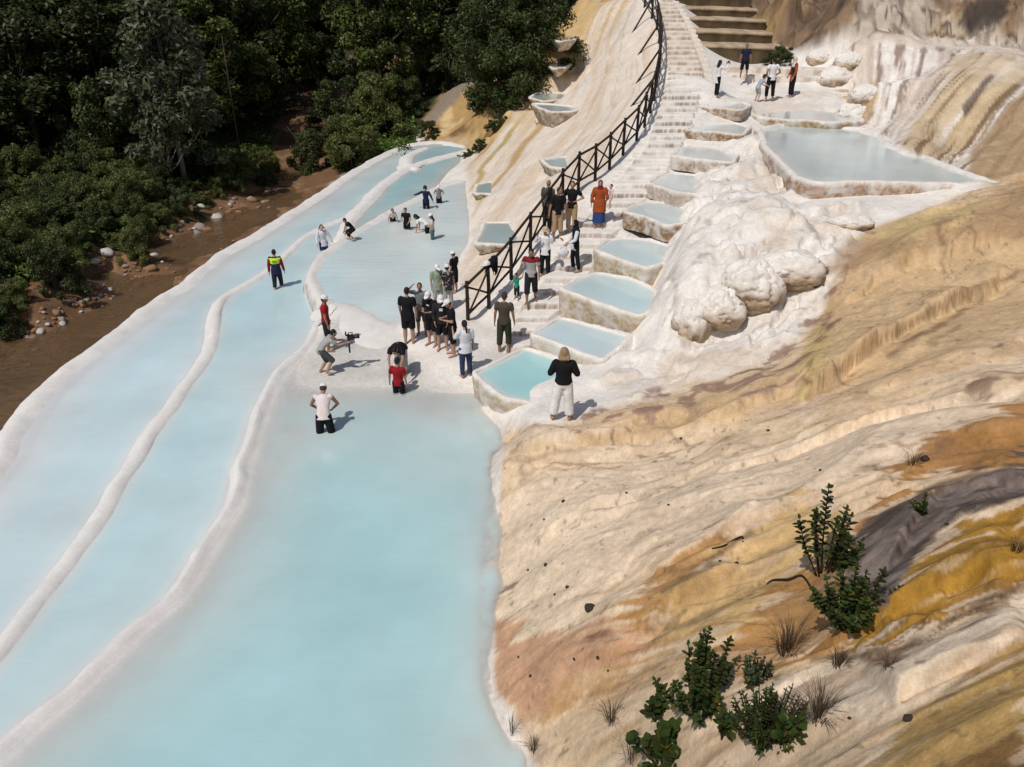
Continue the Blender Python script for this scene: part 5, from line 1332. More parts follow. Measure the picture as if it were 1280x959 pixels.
person(533,261,1.45,175,'child in a navy jacket wading with one arm held out', dict(lean=4, ar=((.9,.1,-.4),(.6,.5,-.1)), al=((.5,.1,-.9),(.4,.1,-1)), kid=.35),
   [longs('navy', hem=-.08), pants('black'), hairp('fro')], water=(ZD,.32))
person(549,254,1.32,180,'child in white cap and grey tee with hands on hips', dict(hp=10, ar=HIPH, al=HIPH, kid=.45),
   [tee('midgrey'), shorts('black', .95, wide=.012), hairp(), capp()], water=(ZD,.30))
person(411,438,1.74,-80,'man in a red tee and white cap standing on the pale shelf behind the cameraman', dict(hp=6, ar=HANG, al=HANG), [tee('red'), pants('softblack', 1.5), hairp(), capp()], skin=M_SKIN2)
cam_man = person(405,468,1.76,-72,'cameraman in a grey tee bending forward with a video rig', dict(lean=44, hp=-6, ar=((.1,.75,-.6),(-.15,.9,.15)), al=((.1,.75,-.6),(-.15,.9,.0)), lr=((.1,.75,-.8),(.05,-.55,-1)), ll=((.12,.35,-1),(.05,-.65,-1))),
   [tee('grey', sleeve=.6), shorts('darkgrey', 1.05, wide=.012), hairp()])
person(407,541,1.76,5,'man in a pale pink tank top and white visor bending in the turquoise pool', dict(lean=34, hp=30, ar=((.55,.25,-1),(-.6,.5,-.8)), al=((.55,.25,-1),(-.6,.5,-.8)), lr=((.12,.1,-1),(.05,-.1,-1)), ll=((.12,.1,-1),(.05,-.1,-1))),
   [tee('pinkwhite', sleeve=0), shorts('black', 1.1, wide=.014), hairp('short', 'brown'), capp()], water=(ZC,.42), skin=M_SKIN2)
person(503,468,1.62,172,'person in a black top and grey trousers stooping right over behind the child in red', dict(lean=78, hp=20, ar=((.15,.6,-1),(-.2,.5,-.8)), al=((.15,.6,-1),(-.2,.5,-.8)), build=1.15),
   [tee('black', g=.016), ('emblem', patch_front(.05, .05, -.01, -1), CL['midgrey'], False), pants('grey', 1.7, wide=.01), hairp()])
person(499,491,1.36,-12,'child in a red tee sunk to the thighs in the turquoise pool', dict(hp=14, ar=HANG, al=((.35,.1,-1),(.15,.2,-1)), kid=.3, lr=((.08,.1,-1),(.02,-.05,-1)), ll=((.08,.1,-1),(.02,-.05,-1))),
   [tee('red', sleeve=.75), pants('black'), hairp()], water=(ZC,.42))
# --- the group on the plaza
person(512,430,1.82,-8,'heavy set man in long black tee and shorts seen from behind', dict(hp=14, ar=HANG, al=((.2,.12,-1),(0,.3,-1)), build=1.1), [tee('black', hem=-.10, sleeve=.75), shorts('black', .95, wide=.012), hairp()])
person(528,418,1.80,178,'man in dark grey tee with a hand raised to his forehead', dict(hp=10, ar=((.55,.5,.25),(-.7,.15,.75)), al=HANG), [tee('midgrey'), shorts('darkgrey', 1.05), hairp('short','brown')], skin=M_SKIN2)
person(541,431,1.72,150,'teenager in white cap and black tee with a pale print, hands clasped', dict(hp=22, lean=4, ar=FOLD, al=FOLD), [tee('black', sleeve=.8), ('emblem', patch_front(.05, .022, .01, 1), CL['white'], False), shorts('black', 1.0, wide=.014), hairp(), capp()])
person(554,437,1.70,178,'teenager in white cap and black jacket over a printed tee', dict(hp=20, ar=((.2,.1,-1),(-.2,.45,-.8)), al=((.2,.1,-1),(-.2,.45,-.8))), [('jacket', lambda f: f.shirt(sleeve=1.85, g=.013), CL['softblack']), ('emblem', patch_front(.055, .045, .0, 1), CL['white'], False), shorts('black', .95, wide=.012), hairp(), capp()])
person(567,444,1.72,105,'teenager in white cap and plain black tee, side on, looking down', dict(hp=26, lean=4, ar=FOLD, al=FOLD), [tee('black', sleeve=.75), shorts('black', 1.12, wide=.014), hairp(), capp()])
person(583,471,1.62,25,'woman in a white tee and jeans with a dark ponytail down her back', dict(hp=10, ar=HANG, al=((.3,.5,-.8),(-.1,.6,.6))), [('shirt', lambda f: f.shirt(sleeve=.85, hem=-.09, flare=.014, g=.012), CL['lilacwhite']), pants('jeans'), hairp('pony')])
person(548,386,1.66,-160,'teenager in a sage green tee and white cap facing the one in the flecked shirt', dict(hp=16, ar=HANG, al=((.2,.1,-1),(-.1,.5,-.8))), [tee('sage', hem=-.10, sleeve=.75, g=.012), shorts('grey', 1.0), hairp(), capp()])
person(561,388,1.66,20,'teenager in a black shirt with pale flecks and a white cap', dict(hp=12, ar=HANG, al=HANG), [tee('floral', hem=-.08, sleeve=.75, g=.012), pants('grey', 1.4), hairp(), capp()])
person(569,366,1.70,60,'teenager in black and white cap, farthest back beside the rippled pool', dict(hp=12, ar=FOLD, al=HANG), [tee('black', sleeve=.75, g=.011), shorts('black', 1.15, wide=.012), hairp(), capp()])
# --- on the stairs
person(630,441,1.80,-10,'man in olive tee and rolled dark green trousers, back turned', dict(hp=26, ar=((.2,.1,-1),(.1,.25,-1)), al=((.2,-.05,-1),(.1,.15,-1)), lr=((.06,.12,-1),(.02,-.1,-1)), ll=((.06,-.1,-1),(.02,-.1,-1))), [tee('olive', sleeve=.6), pants('darkgreen', 1.55, wide=.006), hairp('short','brown')], skin=M_SKIN2)
kid_g = person(646,374,1.02,150,'toddler in a bright green tee beside the man in burgundy', dict(hp=18, lean=4, ar=HANG, al=((.75,.1,.5),(.35,.1,.9)), kid=1.0), [tee('green', sleeve=.7), pants('softblack', 1.5), hairp()])
person(664,377,1.72,172,'man in a burgundy and grey tee with black three quarter trousers leading a toddler', dict(hp=24, lean=3, ar=((.45,.05,-1),(.25,.1,-1)), al=HANG, **STEP1), [('shirt', lambda f: f.shirt(sleeve=.7), CL['grey'], True, (CL['maroon'], .005, 9)), shorts('softblack', 1.4, wide=.01), hairp()], skin=M_SKIN2)
person(681,345,1.66,165,'woman in white blouse with both hands raised to her straw hat', dict(hp=12, ar=RAISE, al=RAISE), [longs('white', hem=-.09, flare=.012), pants('black', wide=.004), hairp('short','brown'), ('sun_hat', lambda f: brimhat(f), CL['straw'])])
hijab_w = person(720,339,1.62,100,'woman in a black headscarf and vest over white sleeves carrying a white bag', dict(hp=4, ar=((.15,.2,-1),(-.1,.6,-.75)), al=((.25,.3,-.9),(.0,.85,-.4)), lr=((.03,.16,-1),(.02,-.12,-1)), ll=((.03,-.12,-1),(.02,-.16,-1)), build=.93),
   [longs('lilacwhite', hem=-.10, flare=.012), ('vest', lambda f: f.shirt(sleeve=0, g=.013, hem=.02), CL['black']), pants('black'), hij('black', drop=.06)])
person(696,299,1.80,-165,'man in a black tee and tan shorts leaning a hand on the fence', dict(hp=10, hy=25, side=-3, ar=((.35,.1,-1),(.25,.3,-.8)), al=HANG), [tee('black', sleeve=.75), shorts('tan', 1.5, wide=.012), hairp()], skin=M_SKIN2)
person(684,287,1.78,-30,'bald man in a grey shirt standing behind the man in tan shorts at the fence', dict(hp=4, ar=HANG, al=HANG), [tee('darkgrey', sleeve=.9), pants('softblack')], skin=M_SKIN2)
person(714,291,1.80,160,'man in a black tee and tan trousers with a hand on his hip', dict(hp=14, hy=10, ar=HIPH, al=HIPH), [tee('black', sleeve=.6), pants('tan', 1.85, wide=.004), hairp('short','brown')])
orange_w = person(748,284,1.62,172,'woman in long orange tunic and blue skirt carrying a small child', dict(hp=4, ar=((.35,.05,-1),(.05,.3,-1)), al=((.25,.1,-1),(-.1,.9,.25)), build=1.14),
   [longs('orange', hem=-.20, flare=.02, g=.014), ('skirt', lambda f: f.skirt(.10, r=.135), CL['blue']), hij('maroon', drop=.07)])
# --- the upper terrace
photo_w = person(895,121,1.62,-80,'woman in white tunic with long black hair taking a picture', dict(hp=0, ar=((.1,.85,-.2),(-.2,.5,.75)), al=((.1,.85,-.2),(-.2,.5,.75)), build=.95), [longs('white', hem=-.16, flare=.012), pants('black'), hairp('long')])
person(929,97,1.82,178,'man in a navy tee and black shorts on the step above the others', dict(hp=14, ar=((.3,.05,-1),(.12,.1,-1)), al=((.3,.05,-1),(.12,.1,-1)), lr=((.14,.05,-1),(.05,-.05,-1)), ll=((.14,.05,-1),(.05,-.05,-1)), build=1.05), [tee('navy', sleeve=.7), shorts('black', 1.15, wide=.012), hairp('short','brown')], skin=M_SKIN2, z=4.85)
person(961,127,1.76,15,'man in white tee and black trousers, back turned, on the upper terrace', dict(hp=4, ar=((.45,-.25,-.9),(-.4,.5,-.5)), al=((.45,-.25,-.9),(-.4,.5,-.5)), lr=((.12,.05,-1),(.06,-.05,-1)), ll=((.12,.1,-1),(.06,-.15,-1))), [tee('white', sleeve=.5), pants('black', 1.65), hairp()], skin=M_SKIN2)
person(945,127,1.05,-70,'small child in pale blue clothes bending forward beside the man in the white tee', dict(lean=32, hp=10, ar=((.2,.6,-.8),(.0,.7,-.4)), al=((.2,.6,-.8),(.0,.7,-.4)), lr=((.05,.35,-1),(.02,-.35,-1)), ll=((.05,.25,-1),(.02,-.35,-1)), kid=1.0), [tee('greyblue'), shorts('greyblue', .8), hairp('short','black')], skin=M_SKIN3)
person(988,121,1.64,95,'woman in an orange cardigan, pale headscarf and black trousers on the upper terrace', dict(hp=6, ar=((.15,.1,-1),(.0,.45,-.9)), al=((.2,.0,-1),(.0,.35,-.9))), [longs('orange', hem=-.15, flare=.01), ('top', lambda f: f.shirt(sleeve=0, g=.0145, hem=.05), CL['softblack']), pants('black', wide=.006), hij('beige', drop=.09)])
# --- by the lowest pool
person(701,525,1.64,-4,'woman in black sweater and wide white trousers with curly blonde hair', dict(hp=10, ar=((.42,-.02,-1),(-.5,.75,.15)), al=((.42,-.02,-1),(-.5,.75,.15)), lr=((.10,-.02,-1),(.06,-.06,-1)), ll=((.18,-.02,-1),(.14,-.08,-1)), build=1.06), [longs('black', g=.015, hem=-.01), ('trousers', lambda f: f.trousers(1.78, g=.010, wide=.020), CL['white']), hairp('curly','blonde')])

fuse_all()
for rec in PEOPLE:
    root, f, h = rec['root'], rec['f'], rec['h']
    V, F = rec['body']['V'], rec['body']['F']
    ex = MB(); H = f.HR; hd = f.hd
    for s in (1, -1): ex.ball(f.head + H @ np.array([s * .0165, .0485, .006]) * hd, np.array([.0052, .0035, .0036]) * hd, 8, 6, H)
    k1 = len(ex.F)
    ex.ball(f.head + H @ np.array([0, .0500, -.036]) * hd, np.array([.0125, .0035, .0034]) * hd, 10, 6, H)
    Vx = np.vstack([V, np.array(ex.V)]); Fx = F + [tuple(i + len(V) for i in fc) for fc in ex.F]
    midx = [0] * len(F) + [1] * k1 + [2] * (len(ex.F) - k1)
    mesh_obj('body', Vx * h, Fx, parent=root, mats=[rec['skin'], M_EYE, M_LIP], midx=midx)
    last = None
    for nm, job, mat, shp in rec['parts']:
        if job is not None:
            Vp = job['V']; Vp = Vp + (.0022 * fbm(Vp[:, 0] * 26, Vp[:, 1] * 26, Vp[:, 2] * 18, 3, 9))[:, None] * np.sign(Vp - Vp.mean(0)) * .6
            sp2 = job.get('split')
            if sp2:
                d2 = (Vp - f.chest) @ f.d2; mi = [int(sp2[2] > np.mean(d2[list(fc)]) > sp2[1]) for fc in job['F']]
                last = mesh_obj(nm, Vp * h, job['F'], None, root, mats=[mat, sp2[0]], midx=mi)
            else: last = mesh_obj(nm, Vp * h, job['F'], mat, root)
            if nm == 'vest' and 'extra' in rec:
                e = rec['extra'][1](f); mesh_obj(rec['extra'][0], np.array(e.V) * h, e.F, CL['black'], last, smooth=False)
        elif isinstance(shp, tuple):
            o = mesh_obj(nm, np.array(shp[0].V) * h, shp[0].F, mat, root); mesh_obj('brim', np.array(shp[1].V) * h, shp[1].F, mat, o)
        else:
            o = mesh_obj(nm, np.array(shp.V) * h, shp.F, mat, root)
            if nm == 'reflective_panel' and 'extra' in rec:
                e = rec['extra'][1](f); mesh_obj(rec['extra'][0], np.array(e.V) * h, e.F, CL['black'], o, smooth=False)

def world_of(rec, p):
    q = rotz(math.radians(rec['yaw'])) @ (np.asarray(p) * rec['h']); return q + np.array(rec['root'].location)
# child carried on the arm of the woman in orange
p = world_of(orange_w, orange_w['f'].chest + np.array([-.17, .02, -.17]))
n0 = len(PEOPLE); JOBS.clear()
c = Figure(.80, kid=1.0, hp=4, ar=((.4,.5,-.5),(-.2,.6,-.2)), al=((.3,.5,-.7),(0,.6,-.3)), lr=((.5,.55,-.8),(.1,-.1,-1)), ll=((.2,.6,-.7),(.0,-.1,-1)))
croot = empty('person', tuple(p - np.array([0, 0, .80 * c.hip[2] - .12])), math.radians(130)); tag(croot, 'toddler in pink with a dark cap carried on the arm of the woman in orange', 'person')
for nm, mb, vox, mat in [('body', c.body(), .009, M_SKIN3), ('romper', c.shirt(sleeve=1.2, hem=-.07), .011, CL['pink']), ('hair', c.hair('short'), .011, HAIRC['black'])]:
    JOBS.append(dict(mb=mb, vox=vox, it=3, nm=nm, mat=mat))
fuse_all()
for j in JOBS: mesh_obj(j['nm'], j['V'] * .80, j['F'], j['mat'], croot)

# ------------------------------------------------------------------ things carried or left about
M_BLACKP = plain('black_plastic', (.015,.015,.016), .4, .05, 40, .1, .4)
M_GLASS = plain('dark_glass', (.01,.012,.02), .08, 0, 30, 0, .6)
M_SCREEN = plain('phone_body', (.02,.02,.022), .25, 0, 30, 0, .5)
f = cam_man['f']; q = (world_of(cam_man, f.wr[1] + f.hdir[1] * .05) + world_of(cam_man, f.wr[-1] + f.hdir[-1] * .05)) / 2
vc = empty('video_camera', tuple(q), math.radians(-72)); tag(vc, 'black video camera on a handheld grip held out by the cameraman', 'camera')
mb = MB(); mb.box((0, .05, .08), (.11, .16, .10)); mb.box((0, -.01, .15), (.06, .10, .03)); mb.build('body', M_BLACKP, vc, False)
mb = MB(); mb.tube([(0, .12, .08), (0, .22, .08), (0, .27, .08)], [.042, .046, .052], 16); l = mb.build('lens', M_BLACKP, vc); mb = MB(); mb.tube([(0, .268, .08), (0, .274, .08)], [.043, .043], 16); mb.build('glass', M_GLASS, l)
mb = MB(); mb.tube([(0, 0, .03), (0, 0, -.16), (0, .0, -.33)], [.020, .026, .022], 10); mb.build('grip', M_BLACKP, vc)
mb = MB(); mb.tube([(0, .1, .14), (0, .12, .20), (0, .02, .21), (0, -.02, .15)], .014, 8); mb.build('top_handle', M_BLACKP, vc)
mb = MB(); mb.box((.02, -.06, .21), (.11, .02, .075), rotx(-.3)); mb.build('monitor', M_SCREEN, vc, False)
f = photo_w['f']; q = (world_of(photo_w, f.wr[1] + f.hdir[1] * .06) + world_of(photo_w, f.wr[-1] + f.hdir[-1] * .06)) / 2
ph = empty('phone', tuple(q), math.radians(-80)); tag(ph, 'dark phone held up by the woman in the white tunic', 'phone')
mb = MB(); mb.box((0, .0, .0), (.16, .012, .085)); mb.build('case', M_SCREEN, ph, False); mb = MB(); mb.box((0, -.0075, 0), (.148, .004, .074)); mb.build('screen', M_GLASS, ph, False)
f = hijab_w['f']; q = world_of(hijab_w, f.wr[-1] + f.hdir[-1] * .06)
bag = empty('hand_bag', tuple(q + np.array([-.05, 0, -.22])), math.radians(100)); tag(bag, 'soft white bag hanging from the hand of the woman in the black headscarf', 'bag')
u = []
mb = MB(); mb.ball((0, 0, 0), (.09, .17, .13), 20, 14); o = mb.build('pouch', CL['lilacwhite'], bag)
mb = MB(); mb.tube([(0, -.10, .09), (0, -.07, .20), (0, .0, .25), (0, .07, .20), (0, .10, .09)], .012, 8); mb.build('strap', CL['lilacwhite'], bag)

def draped(name, c, size, mat, label, cat, seed, axis):
    """a garment thrown over the rail: two hanging flaps with folds"""
    nx, nz = 22, 26; V = []; F = []
    a = nrm(axis); b_ = nrm(np.cross(a, [0, 0, 1]))
    for j in range(nz):
        t = j / (nz - 1) * 2 - 1
        for i in range(nx):
            s = i / (nx - 1) - .5
            drop = abs(t) * size[1] * (1 - .35 * abs(s) + .18 * math.sin(s * 9 + seed) * abs(t))
            side = (.07 + .05 * abs(t) + .025 * math.sin(s * 17 + t * 3 + seed)) * np.sign(t) if abs(t) > .08 else .07 * t / .08
            V.append(np.array(c) + a * s * size[0] * (1 - .25 * abs(t)) + b_ * side + np.array([0, 0, .065 - drop - .02 * abs(s)]))
    for j in range(nz - 1):
        for i in range(nx - 1): F.append((j * nx + i, j * nx + i + 1, (j + 1) * nx + i + 1, (j + 1) * nx + i))
    o = mesh_obj(name, np.array(V), F, mat); m = o.modifiers.new('thick', 'SOLIDIFY'); m.thickness = .014
    return tag(o, label, cat)
rail = FP[1] + np.array([0, 0, PH - .04]); rd = FP[2] - FP[1]
draped('jacket', rail + rd * .14, (.42, .42), CL['black'], 'black jacket thrown over the fence rail near its lower end', 'jacket', 1, rd)
cp_ = rail - rd * .06 + np.array([0, 0, .06])
capf = Figure(1.7); d, br = capf.cap(); off = capf.head
hat = empty('baseball_cap', tuple(cp_), math.radians(120)); tag(hat, 'white baseball cap set on the fence beside the black jacket', 'cap')
mesh_obj('crown', (np.array(d.V) - off) * 1.7 + np.array([0, 0, -.03]), d.F, CL['white'], hat); mesh_obj('brim', (np.array(br.V) - off) * 1.7 + np.array([0, 0, -.03]), br.F, CL['white'], hat)
# ------------------------------------------------------------------ vegetation
def leaf_mat(name, rgb, var=.35, trans=.25, rough=.5):
    m, nt, b = new_mat(name)
    b.inputs['Roughness'].default_value = rough; b.inputs['Specular IOR Level'].default_value = .25
    at = N(nt, 'ShaderNodeAttribute', attribute_name='Col')
    mx = N(nt, 'ShaderNodeMix', data_type='RGBA', blend_type='MULTIPLY'); mx.inputs[0].default_value = 1; mx.inputs[6].default_value = (*rgb, 1)
    nt.links.new(at.outputs['Color'], mx.inputs[7]); nt.links.new(mx.outputs[2], b.inputs['Base Color'])
    tr = N(nt, 'ShaderNodeBsdfTranslucent'); nt.links.new(mx.outputs[2], tr.inputs['Color'])
    ms = N(nt, 'ShaderNodeMixShader'); ms.inputs[0].default_value = trans
    out = nt.nodes['Material Output']; nt.links.new(b.outputs[0], ms.inputs[1]); nt.links.new(tr.outputs[0], ms.inputs[2]); nt.links.new(ms.outputs[0], out.inputs['Surface'])
    return m
M_LEAF = leaf_mat('leaf_dark', (.046,.062,.020)); M_LEAF2 = leaf_mat('leaf_mid', (.085,.118,.030)); M_WILLOW = leaf_mat('leaf_willow', (.10,.118,.068)); M_BUSH = leaf_mat('leaf_bush', (.056,.078,.025))
M_OLIVE = leaf_mat('leaf_olive', (.105,.128,.038)); M_GRASS = leaf_mat('grass_green', (.060,.098,.022)); M_SHRUB = leaf_mat('leaf_shrub', (.036,.054,.016), rough=.35); M_SHRUB2 = leaf_mat('leaf_grey_green', (.055,.075,.045)); M_DRY = leaf_mat('dry_stalk', (.12,.08,.05), trans=.1, rough=.8)
M_BARK = plain('bark', (.07,.055,.042), .9, .6, 12, .35, .15); M_BARK2 = plain('bark_pale', (.20,.18,.155), .9, .5, 12, .3, .15); M_TWIG = plain('twig', (.03,.018,.012), .85, .4, 20, .3, .15)

def leaf_cloud(centers, radii, per, size, rng, flat=.55, aspect=1.9, droop=0.0):
    """many small leaves round each branch end; returns vertices, quads and tint"""
    n = len(centers) * per
    ci = np.repeat(np.arange(len(centers)), per)
    d = rng.normal(size=(n, 3)); d /= np.linalg.norm(d, axis=1)[:, None]
    r = rng.random(n) ** .45
    pos = centers[ci] + d * (radii[ci] * r)[:, None] * np.array([1, 1, flat + .2])
    pos[:, 2] -= droop * rng.random(n) * radii[ci]
    nn = d * .6 + rng.normal(size=(n, 3)) * .6 + np.array([0, 0, .6]); nn /= np.linalg.norm(nn, axis=1)[:, None]
    u = np.cross(nn, rng.normal(size=(n, 3))); u /= np.linalg.norm(u, axis=1)[:, None]; v = np.cross(nn, u)
    s = size * (.6 + .8 * rng.random(n))[:, None]
    p = np.stack([pos - u * s * aspect * .5, pos + v * s * .5 + u * s * .05, pos + u * s * aspect * .5, pos - v * s * .5 + u * s * .05], 1)
    tint = (.62 + .76 * rng.random(len(centers)))[ci] * (.7 + .6 * rng.random(n))
    col = np.stack([tint * (.9 + .35 * rng.random(n)), tint, tint * (.7 + .5 * rng.random(n))], 1)
    return p.reshape(-1, 3), np.arange(n * 4).reshape(-1, 4), np.repeat(col, 4, 0)

def crown_centers(rng, H, R, base, n, shape):
    out = []
    while len(out) < n:
        t = rng.random(); z = base + (H - base) * t
        if shape == 'round': w = R * math.sqrt(max(.05, 1 - (2 * t - .9) ** 2 / 1.25))
        elif shape == 'willow': w = R * (math.sin(math.pi * min(1, .18 + .82 * t)) ** .7 + .05) * (1 - .25 * t)
        else: w = R * (1.05 - .55 * t)
        a = rng.random() * 2 * math.pi; q = w * (.35 + .65 * math.sqrt(rng.random())) * (1 + .28 * math.sin(3 * a + 5 * t + n))
        out.append((q * math.cos(a), q * math.sin(a), z))
    return np.array(out)

def make_tree(name, label, cat, H, R, base, n, per, size, mat, shape='round', bark=None, group=None, seed=0, crad=.22, droop=0.0, stems=1, aspect=1.9):
    rng = np.random.default_rng(seed)
    root = empty(name, (0, 0, 0)); tag(root, label, cat, group)
    cs = crown_centers(rng, H, R, base, n, shape)
    rad = R * crad * (.7 + .7 * rng.random(n))
    V, F, c = leaf_cloud(cs, rad, per, size, rng, droop=droop, aspect=aspect)
    mesh_obj('crown', V, F, mat, root, col=c, smooth=False)
    mb = MB(); tr = max(.05, H * .014)
    for k in range(stems):
        a = rng.random() * 6.28; sp = .0 if stems == 1 else R * .35
        top = np.array([math.cos(a) * sp, math.sin(a) * sp, H * .8]); j = rng.normal(size=3) * .03 * H; j[2] = 0
        mb.tube([np.array([math.cos(a) * .1 * (stems > 1), math.sin(a) * .1 * (stems > 1), -.5]), top * .35 + j, top * .7 - j * .5, top], [tr * 1.3, tr, tr * .6, tr * .2], 7)
    for k in range(min(14, n)):
        e = cs[k]; z0 = max(.3, e[2] * .55); s = np.array([0, 0, z0]); mb.tube([s, (s + e) / 2 + np.array([0, 0, -.05 * H]), e], [tr * .5, tr * .35, tr * .12], 5)
    mb.build('trunk', bark or M_BARK, root)
    return root
def dup(root, loc, rz, sc, label=None, group=None):
    r = root.copy(); COL.objects.link(r); r.location = loc; r.rotation_euler = (0, 0, rz); r.scale = (sc[0], sc[0], sc[1])
    if label: r['label'] = label
    if group: r['group'] = group
    for ch in root.children:
        c = ch.copy(); COL.objects.link(c); c.parent = r
    return r

GT = 'trees of the dark valley wood'; GB = 'bushes along the stream'
L1 = 'dark leafy tree in the dense wood behind the stream'; L2 = 'taller mid green tree in the dense wood behind the stream'; L3 = 'broad dark bush in the valley behind the pools'
protos = {'a': [make_tree('leafy_tree', L1, 'tree', 8.5, 3.0, 1.0, 85, 230, .135, M_LEAF, 'round', group=GT, seed=s) for s in (1, 2, 3)],
          'b': [make_tree('leafy_tree', L2, 'tree', 11.5, 3.3, 1.8, 95, 230, .14, M_LEAF2, 'round', group=GT, seed=s) for s in (4, 5)],
          'c': [make_tree('bush', L3, 'bush', 3.2, 2.1, .2, 55, 260, .085, M_BUSH, 'dome', group=GB, seed=s, stems=4) for s in (6, 7)]}
protos['d'] = [make_tree('bush', 'olive bush', 'bush', 3.0, 2.1, .1, 60, 230, .07, M_OLIVE, 'dome', group=GB, seed=8, stems=7, aspect=3.0)]
used_proto = set()
def place(kind, x, y, sc, szs=1.0, label=None, group=None, z=None):
    lst = protos[kind]; o = lst[int(RNG.integers(len(lst)))]
    zz = float(sample_grid(GZ, x, y)) - .1 if z is None else z
    rz = float(RNG.random() * 6.28)
    if o.name not in used_proto:
        used_proto.add(o.name); o.location = (x, y, zz); o.rotation_euler = (0, 0, rz); o.scale = (sc, sc, sc * szs)
        if label: o['label'] = label
        return o
    return dup(o, (x, y, zz), rz, (sc, sc * szs), label, group)

KEEP_CLEAR = [[(398,97),(478,97),(478,126),(398,126)], [(538,95),(640,95),(615,205),(520,190)], [(0,455),(0,388),(120,345),(215,270),(300,240),(335,212),(392,206),(395,245),(200,390),(0,560)], [(640,150),(690,95),(730,0),(800,0),(800,300),(560,300),(560,215)], [(500,175),(600,175),(600,300),(400,300)]]
def blocks(x, y, z, H, R):
    a, b_, dc = project(np.array([x]), np.array([y]), np.array([z])); a2, b2, _ = project(np.array([x]), np.array([y]), np.array([z + H])); rp = R * FPX / dc[0]
    for q in KEEP_CLEAR:
        for fx in (-1, -.5, 0, .5, 1):
            for fy in (0, .25, .5, .75, .97):
                w = math.sin(math.pi * (.2 + .75 * fy)) ** .6
                X = a[0] + fx * rp * w; Y = b_[0] + (b2[0] - b_[0]) * fy
                if in_poly(np.array([X]), np.array([Y]), q)[0]: return True
    return False
taken = []
def free(x, y, d): return all((x - a) ** 2 + (y - b_) ** 2 > d * d for a, b_ in taken)
def at_ground(px, py):
    p = hill_pt(px, py); return p
# named plants, each where it stands
def named(kind, px, py, sc, szs, label):
    p = at_ground(px, py); taken.append((p[0], p[1])); return place(kind, p[0], p[1], sc, szs, label)
will = make_tree('willow_tree', 'tall silvery green willow standing out before the dark wood', 'tree', 9.6, 2.5, 1.6, 95, 190, .13, M_WILLOW, 'willow', M_BARK2, seed=21, droop=.5, aspect=2.8, crad=.24)
p = at_ground(232, 232); will.location = (p[0], p[1], p[2] - .1); taken.append((p[0], p[1]))
sl_ = make_tree('sapling', 'thin bare stemmed sapling in front of the silvery willow', 'tree', 4.6, 1.3, 2.0, 30, 80, .10, M_WILLOW, 'round', M_BARK2, seed=22, aspect=2.4)
p = at_ground(214, 248); sl_.location = (p[0], p[1], p[2] - .1)
named('c', 135, 222, 1.05, 1.5, 'upright mid height bush left of the silvery willow')
named('d', 440, 212, .95, 1.0, 'olive green bush leaning over the outer white rim')
named('c', 395, 212, .7, 1.0, 'small bush at the bend of the brown stream')
named('d', 474, 168, 1.0, 1.2, 'bright green tipped bush behind the far end of the pools')
named('c', 430, 165, 1.1, 1.0, 'round bush between the two stretches of the brown stream')
named('c', 503, 146, .8, 1.0, 'bush at the left foot of the ochre cliff')
bigb = make_tree('bush', 'big dense dark bush beside the upper striped slope', 'bush', 7.2, 3.3, .0, 150, 380, .085, M_BUSH, 'round', seed=23, stems=6, aspect=2.6)
p = at_ground(628, 138); q = at_y(648, 138, p[1]); bigb.location = (q[0], q[1] + 1.5, q[2] - .4); taken.append((q[0], q[1]))
for k, (px, py, Y, sc, lab) in enumerate([(672,40,58,1.5,'dark bush above the big dense bush'),(610,70,60,1.5,'dark bush on top of the ochre cliff'),(700,8,62,1.3,'bush at the top edge beside the striped slope'),(560,95,63,1.3,'bush on the grey ledge above the ochre cliff')]):
    q = at_y(px, py, Y); taken.append((q[0], q[1])); place('c', q[0], q[1], sc, 1.2, lab)
for px, py, s, lab in [(600,190,.2,'small green shrub where the ochre cliff meets the slope'),(586,196,.16,'small dry looking shrub by the far turquoise pool'),(573,199,.10,'tiny shrub at the edge of the far turquoise pool'),(622,165,.3,'low shrub at the right edge of the ochre cliff'),(536,172,.35,'pale leaved shrub below the ochre cliff'),(975,52,.32,'dark green shrub at the end of the mossy cascade')]:
    p = at_ground(px, py) if px != 975 else at_y(976, 60, 42.0); place('c', p[0], p[1], s, .9, lab)
# the wood itself
cnt = 0
for attempt in range(5200):
    x = RNG.uniform(-95, 6); y = RNG.uniform(33, 125)
    if y < 62 and x > -6 - (62 - y) * .35: continue
    if y < 100 and x > 2 + (y - 60) * .12: continue
    dr = float(line_dist(np.array([x]), np.array([y]), RIVER_LINE)[0])
    if dr < (6.5 if y < 52 else 3.4): continue
    if y < 48 and dr < 10: continue
    z = float(sample_grid(GZ, x, y)); a, b_, dc = project(np.array([x]), np.array([y]), np.array([z]))
    if a[0] < -130 or a[0] > 760 or b_[0] < -150: continue
    near = y < 62
    d = 3.3 if near else 4.2
    if not free(x, y, d): continue
    kind = 'b' if RNG.random() < .38 else ('a' if RNG.random() < .8 else 'c')
    sc = float(RNG.uniform(.8, 1.25)); H = {'a': 8.5, 'b': 11.5, 'c': 3.2}[kind] * sc; R = {'a': 3.0, 'b': 3.3, 'c': 2.1}[kind] * sc
    if blocks(x, y, z, H, R):
        kind = 'c'; sc = float(RNG.uniform(.5, .9)); H, R = 3.2 * sc, 2.1 * sc
        if blocks(x, y, z, H, R): continue
    taken.append((x, y)); place(kind, x, y, sc, float(RNG.uniform(.85, 1.2))); cnt += 1
    if cnt >= 230: break
BL = [(-60,475),(0,442),(45,412),(100,374),(130,356),(160,338),(190,317),(215,295),(240,276),(270,260),(300,248),(340,236)]
nb = 0
